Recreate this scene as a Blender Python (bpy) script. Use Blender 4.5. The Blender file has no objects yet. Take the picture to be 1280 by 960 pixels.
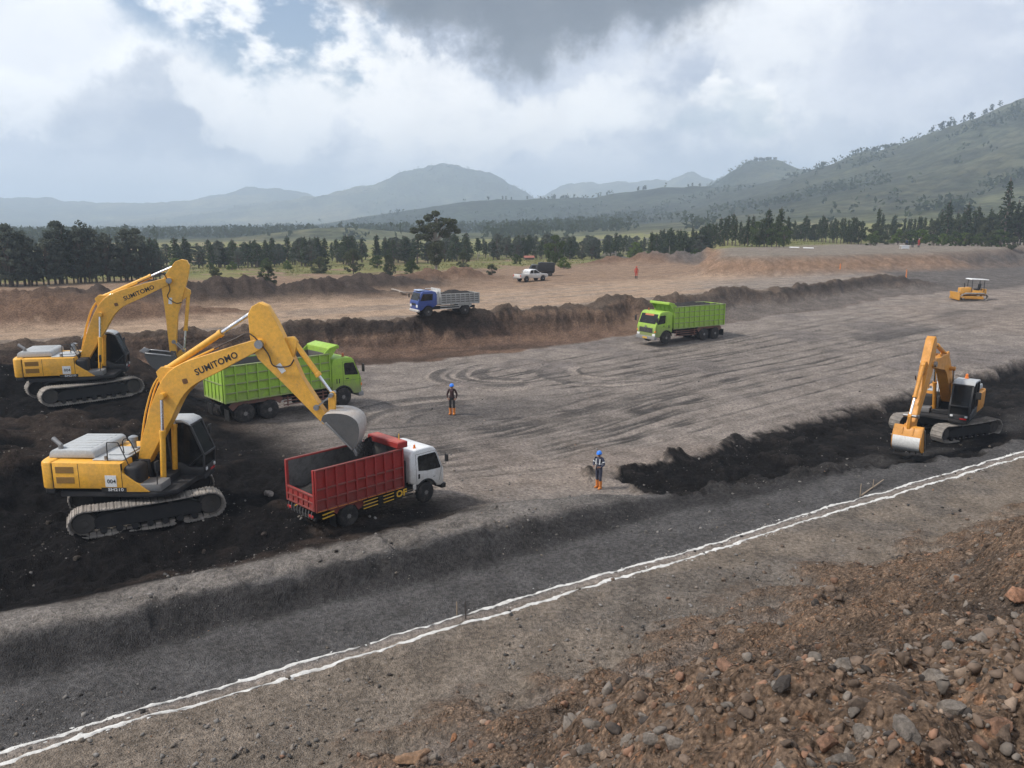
import bpy, bmesh, math, random
import numpy as np
from mathutils import Vector, Matrix, Euler
R = math.radians
sc = bpy.context.scene
col = sc.collection

# ------------------------------------------------------------------ camera, sky, sun, exposure
# Site frame: x runs along the haul road, y across the pit, z up; floor of the pit by the red truck is z = 0.
VIEW_AZ = R(31.6)                      # the photographer looks 31.6 degrees off the cross-pit axis
PITCH = math.atan(197 / 967)
cam_d = bpy.data.cameras.new("Camera")
cam = bpy.data.objects.new("Camera", cam_d)
col.objects.link(cam)
sc.camera = cam
cam.location = (0, 0, 11.3)
cam.rotation_euler = (R(90) - PITCH, 0, -VIEW_AZ)
cam_d.sensor_width = 36
cam_d.lens = 967 / 1280 * 36
cam_d.clip_end = 40000
cam_d.clip_start = 0.1

sc.view_settings.view_transform = 'Standard'
sc.view_settings.look = 'None'
sc.view_settings.gamma = 1
sc.view_settings.exposure = 0.55
sc.render.engine = 'CYCLES'
sc.cycles.use_denoising = True
sc.cycles.use_adaptive_sampling = True
sc.cycles.adaptive_threshold = .02
sc.cycles.max_bounces = 6
sc.cycles.diffuse_bounces = 2
sc.cycles.glossy_bounces = 3
sc.cycles.transparent_max_bounces = 10
sc.cycles.volume_bounces = 2
sc.cycles.caustics_reflective = False
sc.cycles.caustics_refractive = False

SUN_AZ = R(-72)      # measured from +y towards +x : the sun stands beyond the pit, well to the left of the view
SUN_EL = R(50)
sd = bpy.data.lights.new("sun", 'SUN')
sd.energy = 2.7
sd.angle = R(6)
sd.color = (1.0, 0.94, 0.86)
so = bpy.data.objects.new("sun", sd)
col.objects.link(so)
sun_dir = Vector((math.sin(SUN_AZ) * math.cos(SUN_EL), math.cos(SUN_AZ) * math.cos(SUN_EL), math.sin(SUN_EL)))
so.rotation_euler = sun_dir.to_track_quat('Z', 'Y').to_euler()
so.location = (0, 0, 60)

class NT:
    """tiny node-tree builder"""
    def __init__(s, tree):
        s.t = tree; s.n = tree.nodes; s.l = tree.links
    def node(s, typ, **kw):
        n = s.n.new(typ)
        for k, v in kw.items():
            if k == 'inp':
                for i, val in v.items():
                    if hasattr(val, 'links') or isinstance(val, bpy.types.NodeSocket):
                        s.l.new(val, n.inputs[i])
                    else:
                        n.inputs[i].default_value = val
            else:
                setattr(n, k, v)
        return n
    def math(s, op, a, b=None, c=None, clamp=False):
        n = s.n.new('ShaderNodeMath'); n.operation = op; n.use_clamp = clamp
        for i, v in enumerate((a, b, c)):
            if v is None: continue
            if isinstance(v, bpy.types.NodeSocket): s.l.new(v, n.inputs[i])
            else: n.inputs[i].default_value = v
        return n.outputs[0]
    def mix(s, f, a, b, blend='MIX'):
        n = s.n.new('ShaderNodeMix'); n.data_type = 'RGBA'; n.blend_type = blend; n.clamp_factor = True
        for i, v in ((0, f), (6, a), (7, b)):
            if isinstance(v, bpy.types.NodeSocket): s.l.new(v, n.inputs[i])
            else:
                if i and len(v) == 3: v = (*v, 1)
                n.inputs[i].default_value = v
        return n.outputs[2]
    def ramp(s, f, a, b, lo=0., hi=1., smooth=True):
        n = s.n.new('ShaderNodeMapRange'); n.interpolation_type = 'SMOOTHSTEP' if smooth else 'LINEAR'
        s.l.new(f, n.inputs[0])
        for i, v in ((1, a), (2, b), (3, lo), (4, hi)): n.inputs[i].default_value = v
        return n.outputs[0]
    def noise(s, vec, scale, detail=3, rough=.55, dist=0.):
        n = s.n.new('ShaderNodeTexNoise')
        if vec is not None: s.l.new(vec, n.inputs['Vector'])
        n.inputs['Scale'].default_value = scale; n.inputs['Detail'].default_value = detail
        n.inputs['Roughness'].default_value = rough; n.inputs['Distortion'].default_value = dist
        return n.outputs['Fac']
    def mapping(s, vec, loc=(0, 0, 0), rot=(0, 0, 0), scale=(1, 1, 1)):
        n = s.n.new('ShaderNodeMapping'); s.l.new(vec, n.inputs[0])
        n.inputs[1].default_value = loc; n.inputs[2].default_value = rot; n.inputs[3].default_value = scale
        return n.outputs[0]

def build_world():
    w = bpy.data.worlds.new("World"); sc.world = w; w.use_nodes = True
    t = NT(w.node_tree); w.node_tree.nodes.clear()
    tc = t.node('ShaderNodeTexCoord')
    d0 = tc.outputs['Generated']
    sky = t.node('ShaderNodeTexSky', sky_type='NISHITA', sun_disc=False)
    sky.sun_elevation = SUN_EL; sky.sun_rotation = SUN_AZ
    sky.air_density = 1.0; sky.dust_density = 1.5; sky.ozone_density = 1.0
    skyc = t.mix(1.0, sky.outputs[0], (0.085, 0.085, 0.085), 'MULTIPLY')
    # direction in the site's frame; clouds are laid over the whole dome
    n1 = t.noise(t.mapping(d0, scale=(1, 1, 1.8)), 4.5, 6, .58, .2)
    n2 = t.noise(t.mapping(d0, loc=(3.1, 1.7, .4), scale=(1, 1, 2.4)), 2.6, 5, .55)
    n3 = t.noise(t.mapping(d0, loc=(7.1, 2.7, 5.4), scale=(1, 1, 1.6)), 11., 5, .6)
    warp = t.node('ShaderNodeVectorMath', operation='MULTIPLY_ADD')
    nc = t.node('ShaderNodeTexNoise'); t.l.new(d0, nc.inputs['Vector']); nc.inputs['Scale'].default_value = 6; nc.inputs['Detail'].default_value = 8; nc.inputs['Roughness'].default_value = .6
    sub = t.node('ShaderNodeVectorMath', operation='SUBTRACT'); t.l.new(nc.outputs['Color'], sub.inputs[0]); sub.inputs[1].default_value = (.5, .5, .5)
    t.l.new(sub.outputs[0], warp.inputs[0]); warp.inputs[1].default_value = (.34, .34, .24); t.l.new(d0, warp.inputs[2])
    nrm = t.node('ShaderNodeVectorMath', operation='NORMALIZE'); t.l.new(warp.outputs[0], nrm.inputs[0])
    dw = nrm.outputs[0]
    def sdir(px, py):
        x, yd = (px - 640) / 967, (py - 480) / 967
        v = Vector((x, 1 * math.cos(PITCH) - yd * math.sin(PITCH), -math.sin(PITCH) - yd * math.cos(PITCH)))
        v.rotate(Euler((0, 0, -VIEW_AZ))); return v.normalized()
    def blob(px, py, rx, ry, soft=.5, vec=dw):
        """elliptical patch of cloud round a direction; rx, ry in radians across and up"""
        c = sdir(px, py)
        right = Vector((c.y, -c.x, 0)).normalized(); up = right.cross(c)
        a = t.node('ShaderNodeVectorMath', operation='DOT_PRODUCT'); t.l.new(vec, a.inputs[0]); a.inputs[1].default_value = right / rx
        b = t.node('ShaderNodeVectorMath', operation='DOT_PRODUCT'); t.l.new(vec, b.inputs[0]); b.inputs[1].default_value = up / ry
        f = t.node('ShaderNodeVectorMath', operation='DOT_PRODUCT'); t.l.new(vec, f.inputs[0]); f.inputs[1].default_value = c
        q = t.math('ADD', t.math('MULTIPLY', a.outputs['Value'], a.outputs['Value']), t.math('MULTIPLY', b.outputs['Value'], b.outputs['Value']))
        m = t.ramp(q, 1.0 + soft, max(0.0, 1.0 - soft), 0, 1)
        return t.math('MULTIPLY', m, t.math('GREATER_THAN', f.outputs['Value'], 0.0))
    sep = t.node('ShaderNodeSeparateXYZ'); t.l.new(d0, sep.inputs[0]); el = sep.outputs[2]
    # cloud body: billows lit from above, greyer bellies
    shade = t.math('ADD', t.math('MULTIPLY', n1, .5), t.math('MULTIPLY', n3, .5))
    lit = t.ramp(shade, .42, .59)
    c_cloud = t.mix(lit, (.34, .385, .475), (.74, .75, .77))
    c_cloud = t.mix(t.ramp(n2, .42, .62, 0, .75), c_cloud, (.46, .495, .575))
    # named features: bright heaps, bluish bellies, one heavy dark cloud
    for (px, py, rx, ry, s, colr, amt) in CLOUDS:
        c_cloud = t.mix(t.math('MULTIPLY', blob(px, py, rx, ry, s), t.math('MULTIPLY', t.ramp(shade, .34, .60, .62, 1.0) if colr[0] > .55 else t.ramp(shade, .62, .40, .6, 1.0), amt)), c_cloud, colr)
    cover = t.ramp(n2, .30, .42)
    hole = t.math('MAXIMUM', blob(345, -20, .16, .115, .45), blob(300, 20, .045, .05, .6))
    hole = t.math('MULTIPLY', hole, t.ramp(n3, .62, .46))
    cover = t.math('MULTIPLY', t.math('MAXIMUM', cover, .55), t.math('SUBTRACT', 1.0, hole))
    c = t.mix(cover, skyc, c_cloud)
    dark = blob(668, -28, .26, .088, .45)
    c = t.mix(t.math('MULTIPLY', dark, .93), c, t.mix(t.ramp(n1, .4, .6), (.062, .074, .094), (.10, .113, .135)))
    # pale veil low over the mountains
    c = t.mix(t.ramp(el, .13, .0, 0, .5), c, (.52, .575, .67))
    bg = t.node('ShaderNodeBackground'); t.l.new(c, bg.inputs[0]); bg.inputs[1].default_value = 1.0
    out = t.node('ShaderNodeOutputWorld'); t.l.new(bg.outputs[0], out.inputs[0])
    w.cycles.sampling_method = 'MANUAL'; w.cycles.sample_map_resolution = 512
CLOUDS = [
    (140, 50, .25, .078, .40, (.86, .862, .865), .92),
    (20, 20, .10, .05, .6, (.66, .68, .72), .6),
    (35, 150, .085, .034, .45, (.82, .822, .825), .88),
    (175, 155, .105, .048, .55, (.32, .365, .45), .88),
    (305, 152, .072, .033, .45, (.81, .81, .805), .88),
    (390, 88, .12, .034, .45, (.84, .835, .83), .85),
    (500, 122, .16, .038, .45, (.85, .84, .825), .92),
    (640, 158, .13, .036, .5, (.78, .775, .765), .8),
    (780, 150, .10, .036, .6, (.84, .84, .83), .7),
    (915, 130, .042, .030, .5, (.90, .885, .855), .95),
    (1010, 40, .11, .045, .6, (.78, .785, .79), .8),
    (1000, 195, .17, .060, .6, (.31, .36, .455), .85),
    (1115, 108, .07, .03, .6, (.74, .75, .78), .7),
    (1220, 100, .14, .07, .8, (.46, .49, .57), .7),
]
build_world()

# ------------------------------------------------------------------ numeric noise and the lie of the land
def _h(ix, iy, seed):
    n = (ix.astype(np.int64) * 374761393 + iy.astype(np.int64) * 668265263 + seed * 974634777) & 0xFFFFFFFF
    n = ((n ^ (n >> 13)) * 1274126177) & 0xFFFFFFFF
    n = ((n ^ (n >> 16)) * 2246822519) & 0xFFFFFFFF
    return ((n ^ (n >> 15)) & 0xFFFFFF) / float(0xFFFFFF)
def vn(x, y, seed=0):
    x0, y0 = np.floor(x), np.floor(y)
    fx, fy = x - x0, y - y0
    fx = fx * fx * fx * (fx * (fx * 6 - 15) + 10); fy = fy * fy * fy * (fy * (fy * 6 - 15) + 10)
    a, b, c, d = _h(x0, y0, seed), _h(x0 + 1, y0, seed), _h(x0, y0 + 1, seed), _h(x0 + 1, y0 + 1, seed)
    return (a + (b - a) * fx + (c - a) * fy + (a - b - c + d) * fx * fy) * 2 - 1
def fbm(x, y, seed=0, oct=4, gain=.5):
    s, a, f = 0., 1., 1.
    for i in range(oct):
        s = s + a * vn(x * f + i * 13.7, y * f - i * 7.3, seed + i); a *= gain; f *= 2.03
    return s
def sm(a, b, x):
    t = np.clip((x - a) / (b - a), 0, 1); return t * t * (3 - 2 * t)
def gauss(u, v, cu, cv, ru, rv, ang=0.):
    c, s = math.cos(ang), math.sin(ang); du, dv = u - cu, v - cv
    return np.exp(-((du * c + dv * s) / ru) ** 2 - ((-du * s + dv * c) / rv) ** 2)
def to_site(X, Y):
    """camera-aligned ground metres (right, ahead) -> site metres"""
    c, s = math.cos(VIEW_AZ), math.sin(VIEW_AZ)
    return X * c + Y * s, -X * s + Y * c
def ground_at(px, py, z):
    """the site point at height z that stands where the photograph shows it"""
    a = math.atan((py - 480) / 967) + PITCH; H = 11.3 - z; d = H / math.tan(a)
    zc = d * math.cos(PITCH) + H * math.sin(PITCH)
    return to_site((px - 640) / 967 * zc, d)

def bank_edge(u):      # plan line of the cut face on the far side of the pit
    return 60.0 + 1.1 * fbm(u * .09, u * 0 + 3.3, 21, 3) + .5 * vn(u * .6, u * 0 + 1.3, 22)
PLAT_U = [70, 78, 84, 90, 104, 128, 148, 200, 300]
PLAT_V = [135, 100, 79, 71, 68, 68, 71, 82, 98]
MOUNDS = []            # (px, py, z, ru, rv, height, kind)  kind 0 brown, 1 dark
for (px, py, ru, rv, hh, k) in [
        (-40, 408, 11, 2.6, .9, 0), (50, 405, 8, 2.4, .8, 0), (130, 402, 7, 2.2, .6, 0), (-90, 394, 12, 4, 1.0, 0), (215, 396, 6, 2, .5, 0),
        (30, 390, 12, 4, .8, 0), (120, 388, 8, 3, .7, 0), (235, 380, 11, 3, .9, 1), (320, 377, 10, 3, .9, 1), (400, 373, 9, 3.0, 1.2, 1),
        (470, 362, 9, 3, 1.5, 1), (520, 356, 6.5, 3.0, 1.5, 0), (570, 353, 6.5, 3.0, 1.6, 0),
        (760, 336, 5, 3, 1.2, 0), (800, 336, 4, 3, 1.6, 0), (850, 336, 8, 3.5, 2.2, 0), (890, 335, 6, 3, 1.8, 0), (765, 323, 3.5, 3, 2.0, 0),
        (930, 341, 8, 2.5, 1.0, 0), (985, 343, 5, 1.8, 1.3, 0), (1035, 345, 4, 1.6, 1.4, 1)]:
    MOUNDS.append((*ground_at(px, py, 3.3), ru, rv, hh, k))

_tr = random.Random(4)
TYRES = [(_tr.uniform(9, 30), _tr.uniform(38, 75), _tr.uniform(27, 47), _tr.uniform(-.06, .17), _tr.uniform(-.0028, .0022), _tr.uniform(.13, .24)) for _ in range(9)]
TYRES += [(13, 34, 27.2 + .9 * k, .10 + .03 * k, .0012, .15) for k in range(6)]
TYRES += [(30, 90, 36 + 3.1 * k, .06, .0003 * (k - 1), .2) for k in range(4)]
def land(u, v, want_col=False):
    u = np.asarray(u, float); v = np.asarray(v, float)
    r = np.hypot(u, v)
    w1 = fbm(u * .22, v * .22, 1, 4); w2 = fbm(u * .9, v * .9, 5, 4); w3 = fbm(u * 2.6, v * 2.6, 9, 4); w4 = vn(u * .05, v * .05, 31)
    near = 1 - sm(60, 140, r)
    up = 3.3 + .022 * np.clip(u - 45, 0, 55)
    fa = np.interp(u, [6, 9, 14, 20, 26, 47, 90, 150], [1.35, 1.33, 1.05, .42, .35, 1.15, 2.8, 4.0]); fb = np.interp(u, [6, 9, 14, 20, 26, 47, 90, 150], [1.25, 1.2, 1.05, .82, .72, 1.18, 2.8, 4.0])
    f = fa + (fb - fa) * sm(28, 38, v) + .05 * w1
    # ruts: long wheel marks along the haul road and turning arcs
    streak = fbm(u * .07 + v * .012, v * 2.1 - u * .10 + .5 * w1, 40, 3)
    arc = 0.
    for cu, cv, r0, r1, a0, a1, sd_ in ((30, 47.5, 3.0, 7.5, 95, 250, 3), (36, 44, 3., 6.5, 110, 260, 5), (20, 36, 4, 8.5, 60, 170, 7)):
        rr = np.hypot(u - cu, (v - cv) * 1.25); an = np.degrees(np.arctan2(v - cv, u - cu)) % 360
        wdw = sm(r0 - .6, r0, rr) * (1 - sm(r1, r1 + .7, rr)) * sm(a0, a0 + 18, an) * (1 - sm(a1 - 18, a1, an))
        arc = arc + wdw * vn(rr * 2.6 + sd_ * 3.1, an * .012, 60 + sd_)
    floor_m = sm(23, 26, v) * (1 - sm(54, 58, v)) * sm(5, 11, u)
    patch = np.clip(.18 + .9 * sm(-.1, .5, fbm(u * .06 + 3, v * .09, 55, 3)) + .7 * gauss(u, v, 24, 36, 9, 6), 0, 1)
    streak = streak * patch
    tyre = np.zeros_like(f); kf = floor_m * near > .01
    if kf.any():
        uk, vk = u[kf], v[kf]; tk = np.zeros_like(uk); blot = .55 + .45 * vn(uk * .5, vk * .5, 66)
        for (ua, ub, v0, sl_, cu_, wd) in TYRES:
            du = uk - ua; g0 = v0 + sl_ * du + cu_ * du * du; dg = np.sqrt(1 + (sl_ + 2 * cu_ * du) ** 2)
            win = sm(ua - 2, ua + 1, uk) * (1 - sm(ub - 4, ub, uk)); q = (vk - g0) / dg
            tk = np.maximum(tk, win * (np.exp(-(q / wd) ** 4) + np.exp(-((q - 1.75) / wd) ** 4)) * blot)
        tyre[kf] = tk
    tyre = tyre * floor_m * near
    f = f + floor_m * near * (.030 * streak + .09 * arc) - .045 * tyre + .012 * w3 * near
    bench = np.where(u > 30, np.maximum(1.0, f + .12), 1.0) + .035 * w1 + .03 * w2 + .02 * w3
    ter = sm(19.6, 20.9, v + .35 * w1) * (1 - sm(10, 21, u + 2 * w1))
    bench = bench + .62 * ter * (1 - .25 * np.abs(w2)) + .06 * ter * w2
    q_ = 1.3 * sm(17, 22, u)
    lip = sm(21.9, 24.0, v + q_ + .35 * w1 + .1 * w2)
    z = bench * (1 - lip) + f * lip
    # heap the two excavators stand on
    mL = (1 - sm(5.2, 9.0, u + .9 * w1 + .25 * w2)) * sm(22.3, 24.8, v) * (1 - sm(55, 58, v))
    calm = 1 - np.exp(-((u - 2.5) / 3.2) ** 4 - ((v - 29.1) / 2.6) ** 4) - np.exp(-((u - 1.6) / 3.2) ** 4 - ((v - 48.4) / 2.8) ** 4)
    zl = 1.37 + .65 * sm(34, 45, v) + .45 * w1 * calm * sm(24, 25.5, v) + .12 * w2 * np.clip(calm + .25, 0, 1)
    zl = zl + 1.7 * gauss(u, v, -7.5, 34, 5, 4) + 1.5 * gauss(u, v, -5, 54.5, 6, 3) + .8 * gauss(u, v, -3.5, 38, 3, 3) + .7 * gauss(u, v, 4.5, 54, 3, 2.2) + .5 * gauss(u, v, -1.5, 34.5, 3.5, 1.5)
    z = z * (1 - mL) + zl * mL
    z = z - .5 * np.exp(-((v - 24.6) / 1.3) ** 2) * (1 - sm(3, 6.5, u)) + .10 * w2 * (1 - sm(6, 12, u)) * sm(22.5, 23.5, v) * (1 - sm(54, 58, v)) + .05 * w3 * mL
    # fresh black cut below the third excavator
    t_lo = np.interp(u, [20, 24, 30, 36], [20.9, 20.4, 19.1, 18.2]) + .35 * w2 + .2 * w1; t_hi = 26.2 + .05 * (u - 22) + .45 * w2 + .2 * w3
    tr = sm(20.0, 21.2, u + .6 * w2 + .3 * w1) * sm(-.35, .35, v - t_lo) * (1 - sm(-.7, .5, v - t_hi)) * (1 - sm(62, 78, u))
    rim = 4 * tr * (1 - tr)
    z = z + .22 * rim * (1 + .8 * w2 + .4 * w3) * (1 - sm(27, 34, u)) - tr * (.20 - .24 * w2 - .08 * w3 + .018 * np.clip(u - 25, 0, 30))
    kx = np.exp(-((u - 40.5) / 7.5) ** 4 - ((v - 22.4) / 3.0) ** 4)
    z = z * (1 - kx) + (.30 + .06 * w1 + .05 * w2) * kx
    # cut bank on the far side
    e = bank_edge(u) + .75 * w1 + .07 * w2
    tal = sm(-4.6, -.4, v - e)
    face = sm(-1.3, .9, v - e + .05 * w3 + .10 * w2 + .35 * vn(u * .35, v * .35, 27))
    crest = np.exp(-((v - e - 1.3) / 1.0) ** 2) * (.40 + .10 * w2 + .40 * w1 + .06 * w3) + np.exp(-((v - e - 2.6) / 1.3) ** 2) * .12 * (1 + w2)
    bankz = f + (up - f) * (.34 * tal + .66 * face) + crest + (.07 * w3 + .10 * w2) * tal * (1 - sm(1.5, 3, v - e))
    fade_r = sm(97, 108, u + 3 * w1)
    ramp = f + (up - f) * sm(-4, 10, v - e)
    bankz = bankz * (1 - fade_r) + ramp * fade_r
    inb = sm(-4.8, -4.2, v - e)
    z = z * (1 - inb) + bankz * inb
    upm = sm(2.2, 3.6, v - e)
    z = z + upm * near * (.04 * w2 + .05 * fbm(u * .06, v * 1.1, 44, 2))
    rr_ = np.zeros_like(z)
    # plateau on the right
    ve = np.interp(u, PLAT_U, PLAT_V) + 1.2 * w1
    pl = sm(0, 8.5, v - ve) * sm(74, 84, u) * sm(-7, 3, u - 1.05 * v + 2 * w1)
    z = z * (1 - pl) + (7.1 + .06 * w1) * pl + pl * (1 - pl) * .7 * w2
    mb = np.zeros_like(z); md = np.zeros_like(z)
    for (cu, cv, ru, rv, hh, k) in MOUNDS:
        g = gauss(u, v, cu, cv, ru, rv) * (1 + .35 * w1 + .2 * w2) * (1 - pl)
        z = z + hh * g * 1.0
        if k: md = np.maximum(md, g)
        else: mb = np.maximum(mb, g)
    # fields fall gently away behind the works
    fld = sm(118, 135, v + 5 * w1 + .15 * np.clip(u - 60, -200, 0)) * (1 - pl)
    back = sm(130, 230, r)
    z = z - 1.6 * back * (1 - pl) + .3 * w4 * back
    # bank under the photographer
    toe = 14.2 + .55 * w1 + .15 * w2
    sl = np.clip(toe - v, 0, None)
    s_on = sm(0, 1.6, toe - v)
    slope_z = 1.0 + np.minimum(.86 * sl * sl / (sl + 5.), 8.55) + s_on * (.16 * sm(1, 5, sl) * w1 + .13 * w2 + .075 * w3 + .028 * fbm(u * 8.5, v * 8.5, 15, 3))
    z = np.where(v < toe, slope_z + np.maximum(0, .12 * (1 - sl)) * 0 + (bench - 1.0) * (1 - s_on), z)
    if not want_col: return z
    # ---- what the ground is made of (dry albedo) ----
    def C(*a): return np.array(a)
    def mx(c, m, k): return c * (1 - m[:, None]) + C(*k) * m[:, None]
    c = np.tile(C(.222, .196, .178), (len(u), 1))                                   # dusty pit floor
    c = mx(c, np.clip(.22 * sm(.1, .6, streak) * floor_m + .8 * sm(0.08, .45, arc * 1.0 + 0 * u), 0, 1), (.095, .088, .085))
    c = mx(c, np.clip(1.1 * tyre, 0, .92), (.058, .055, .054))
    c = mx(c, .5 * sm(.05, .4, -arc + 0 * u), (.32, .28, .25))
    c = mx(c, .65 * sm(.1, .7, w1) * floor_m, (.15, .135, .13))
    c = mx(c, .7 * sm(30, 24, v) * floor_m * sm(-.3, .3, w2 + w1) * sm(26, 18, u), (.26, .22, .19))
    c = mx(c, .55 * sm(.1, .8, -w4 + .4 * w1) * floor_m, (.25, .208, .178))
    c = mx(c, .8 * gauss(u, v, 21, 38, 7, 3.0, .1) * floor_m, (.085, .08, .08))
    c = mx(c, .7 * gauss(u, v, 60, 40, 16, 1.6) * sm(-.2, .3, w1), (.06, .057, .057))
    c = mx(c, .6 * gauss(u, v, 85, 44, 22, 1.8) * sm(-.2, .3, w1), (.09, .083, .08))
    nb = sm(23.5, 21.8, v + .35 * w1) * sm(11.5, 13, v)                              # bench
    c = mx(c, nb * sm(16.8, 17.2, v), (.082, .080, .081))
    c = mx(c, ter * nb * sm(20.6, 21.4, v + .3 * w2), (.165, .152, .142))
    c = mx(c, nb * sm(19.2, 19.9, v + .3 * w1) * sm(21.3, 20.5, v + .3 * w1) * .9, (.036, .035, .036))
    c = mx(c, nb * sm(17.0, 16.5, v), (.172, .146, .122))                             # gravel strip
    c = mx(c, nb * sm(17.0, 16.5, v) * sm(.0, .6, w1 + .3 * w2) * .7, (.13, .117, .106))
    c = mx(c, np.clip(tr * 1.4, 0, 1), (.0115, .011, .0115))
    c = mx(c, tr * sm(.25, .8, w2 + .5 * w3) * .5, (.032, .029, .028))
    c = mx(c, .6 * sm(17, 24, u) * sm(19.5, 20.5, v) * sm(22.4, 21.5, v) * sm(-.1, .4, w1), (.05, .048, .048))
    blk = (1 - sm(7.5, 12.5, u + 1.1 * w1 + .04 * (v - 40))) * sm(22.2, 22.9, v + .3 * w1) * (1 - inb)
    blk = np.maximum(blk, .95 * sm(22.3, 23.0, v + .3 * w1) * sm(26.0, 24.6, v + .5 * w1) * sm(15.5, 11, u))
    c = mx(c, np.clip(blk, 0, 1), (.0105, .0098, .0102))
    c = mx(c, np.clip(blk, 0, 1) * sm(.25, .85, w1 + .45 * w2) * .7, (.048, .037, .031))
    # bank
    c = mx(c, inb, (.135, .090, .068))
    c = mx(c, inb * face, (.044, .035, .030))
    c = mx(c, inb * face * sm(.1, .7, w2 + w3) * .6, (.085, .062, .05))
    lay = fbm(u * .08, z * 2.6 + .4 * w1, 91, 3)
    c = mx(c, inb * (1 - sm(.8, 1.4, v - e)) * sm(.05, .5, lay) * .55, (.19, .128, .092)); c = mx(c, inb * (1 - sm(.8, 1.4, v - e)) * sm(.1, .55, -lay) * .6, (.04, .033, .03))
    gr = sm(52, 62, u + 2 * w1)
    c = mx(c, inb * gr * (1 - face), (.135, .118, .108)); c = mx(c, inb * gr * face * .7, (.05, .046, .044))
    c = mx(c, inb * sm(.5, 1.4, v - e) * sm(3.2, 2.0, v - e), (.10, .077, .062))
    road = upm * (1 - pl)
    c = mx(c, road, (.335, .248, .182))
    st2 = fbm(u * .035, v * .55, 47, 3)
    c = mx(c, road * sm(.1, .6, st2 + .3 * w1) * .6, (.235, .195, .165))
    c = mx(c, road * sm(66.5, 64.5, v + .6 * w1) * .7, (.17, .15, .135))
    c = mx(c, road * sm(78, 90, v + 3 * w1 + .12 * np.clip(30 - u, 0, 60)) * .8, (.215, .150, .108))
    c = mx(c, road * sm(62, 80, u + 3 * w1) * sm(82, 70, v) * .8, (.21, .19, .175))
    c = mx(c, np.clip(mb * 2.2, 0, 1) * sm(-.7, .2, w2 + 1), (.15, .098, .07))
    c = mx(c, np.clip(md * 2.2, 0, 1), (.066, .052, .045))
    c = mx(c, fade_r * sm(-10, 0, v - e) * (1 - pl), (.115, .105, .1))
    c = mx(c, pl, (.20, .175, .15))
    pface = np.clip(4 * pl * (1 - pl), 0, 1)
    c = mx(c, pface, (.225, .15, .105)); c = mx(c, pface * sm(112, 150, u + 6 * w1), (.10, .09, .085))
    grass = np.clip(fld * sm(-.75, -.35, w1 + .2 * w4) * (1 - np.clip(mb * 2, 0, 1)) * (1 - np.clip(md * 2, 0, 1)), 0, 1)
    grass = np.maximum(grass, pl * sm(112, 122, v + 4 * w1 - .12 * (u - 150)))
    c = mx(c, grass, (.155, .165, .065)); c = mx(c, grass * sm(0, .7, w1) * .6, (.235, .21, .10)); c = mx(c, grass * sm(0, .7, -w1 + .5 * w2) * .5, (.075, .105, .04))
    # rubble bank
    s_on = sm(.2, 3.6, toe - v + .9 * w2 + .6 * w3)
    c = np.where((v < toe)[:, None], mx(c, s_on, (.098, .074, .058)), c)
    c = np.where((v < toe)[:, None], mx(c, s_on * sm(.0, .7, w2 + .4 * w1) * .65, (.155, .108, .078)), c)
    c = np.where((v < toe)[:, None], mx(c, s_on * sm(.2, .8, -w2 + .3 * w3) * .55, (.06, .05, .045)), c)
    return z, c, np.clip(np.stack([floor_m * near, grass, s_on * (v < toe), np.ones_like(z)], 1), 0, 1)
def hz(u, v):
    return float(land(np.array([u]), np.array([v]))[0])

# far country -------------------------------------------------------
def far_pt(px, dist):
    """site point a given distance out along a bearing of the photograph"""
    a = math.atan((px - 640) / 967 / (math.cos(PITCH) + 0.04)); return to_site(dist * math.sin(a), dist * math.cos(a))
HILLS = []   # (u, v, ru, rv, angle, height)
def hill(px, dist, rx, ry, h, ang=0):
    if dist > 1000: dist, rx, ry, h = dist * .74, rx * .74, ry * .74, h * .74
    u, v = far_pt(px, dist); az = math.atan2(v, u); HILLS.append((u, v, rx, ry, az - math.pi / 2 + ang, h))
def polar_mesh(name, rings, a0, a1, na, hfun, mat):
    az = np.linspace(a0, a1, na); r = np.array(rings)
    A, Rr = np.meshgrid(az, r); u = (Rr * np.sin(A)).ravel(); v = (Rr * np.cos(A)).ravel()
    z, c, m = hfun(u, v)
    nr = len(r)
    me = bpy.data.meshes.new(name)
    me.vertices.add(nr * na); me.vertices.foreach_set('co', np.stack([u, v, z], 1).astype(np.float32).ravel())
    i = np.arange(nr - 1)[:, None] * na + np.arange(na - 1)[None, :]
    q = np.stack([i, i + na, i + na + 1, i + 1], -1).reshape(-1, 4)[:, ::-1]
    me.loops.add(q.size); me.polygons.add(len(q))
    me.loops.foreach_set('vertex_index', q.astype(np.int32).ravel())
    me.polygons.foreach_set('loop_start', np.arange(0, q.size, 4, dtype=np.int32))
    me.polygons.foreach_set('use_smooth', np.ones(len(q), bool))
    me.update(calc_edges=True)
    # 'ground' = what the soil is, 'kind' = r floor, g grass, b rubble
    a = me.color_attributes.new('ground', 'FLOAT_COLOR', 'POINT'); a.data.foreach_set('color', np.concatenate([c, np.ones((len(c), 1))], 1).astype(np.float32).ravel())
    a = me.color_attributes.new('kind', 'FLOAT_COLOR', 'POINT'); a.data.foreach_set('color', m.astype(np.float32).ravel())
    me.materials.append(mat)
    o = bpy.data.objects.new(name, me); col.objects.link(o); o['kind'] = 'structure'
    return o
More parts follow.
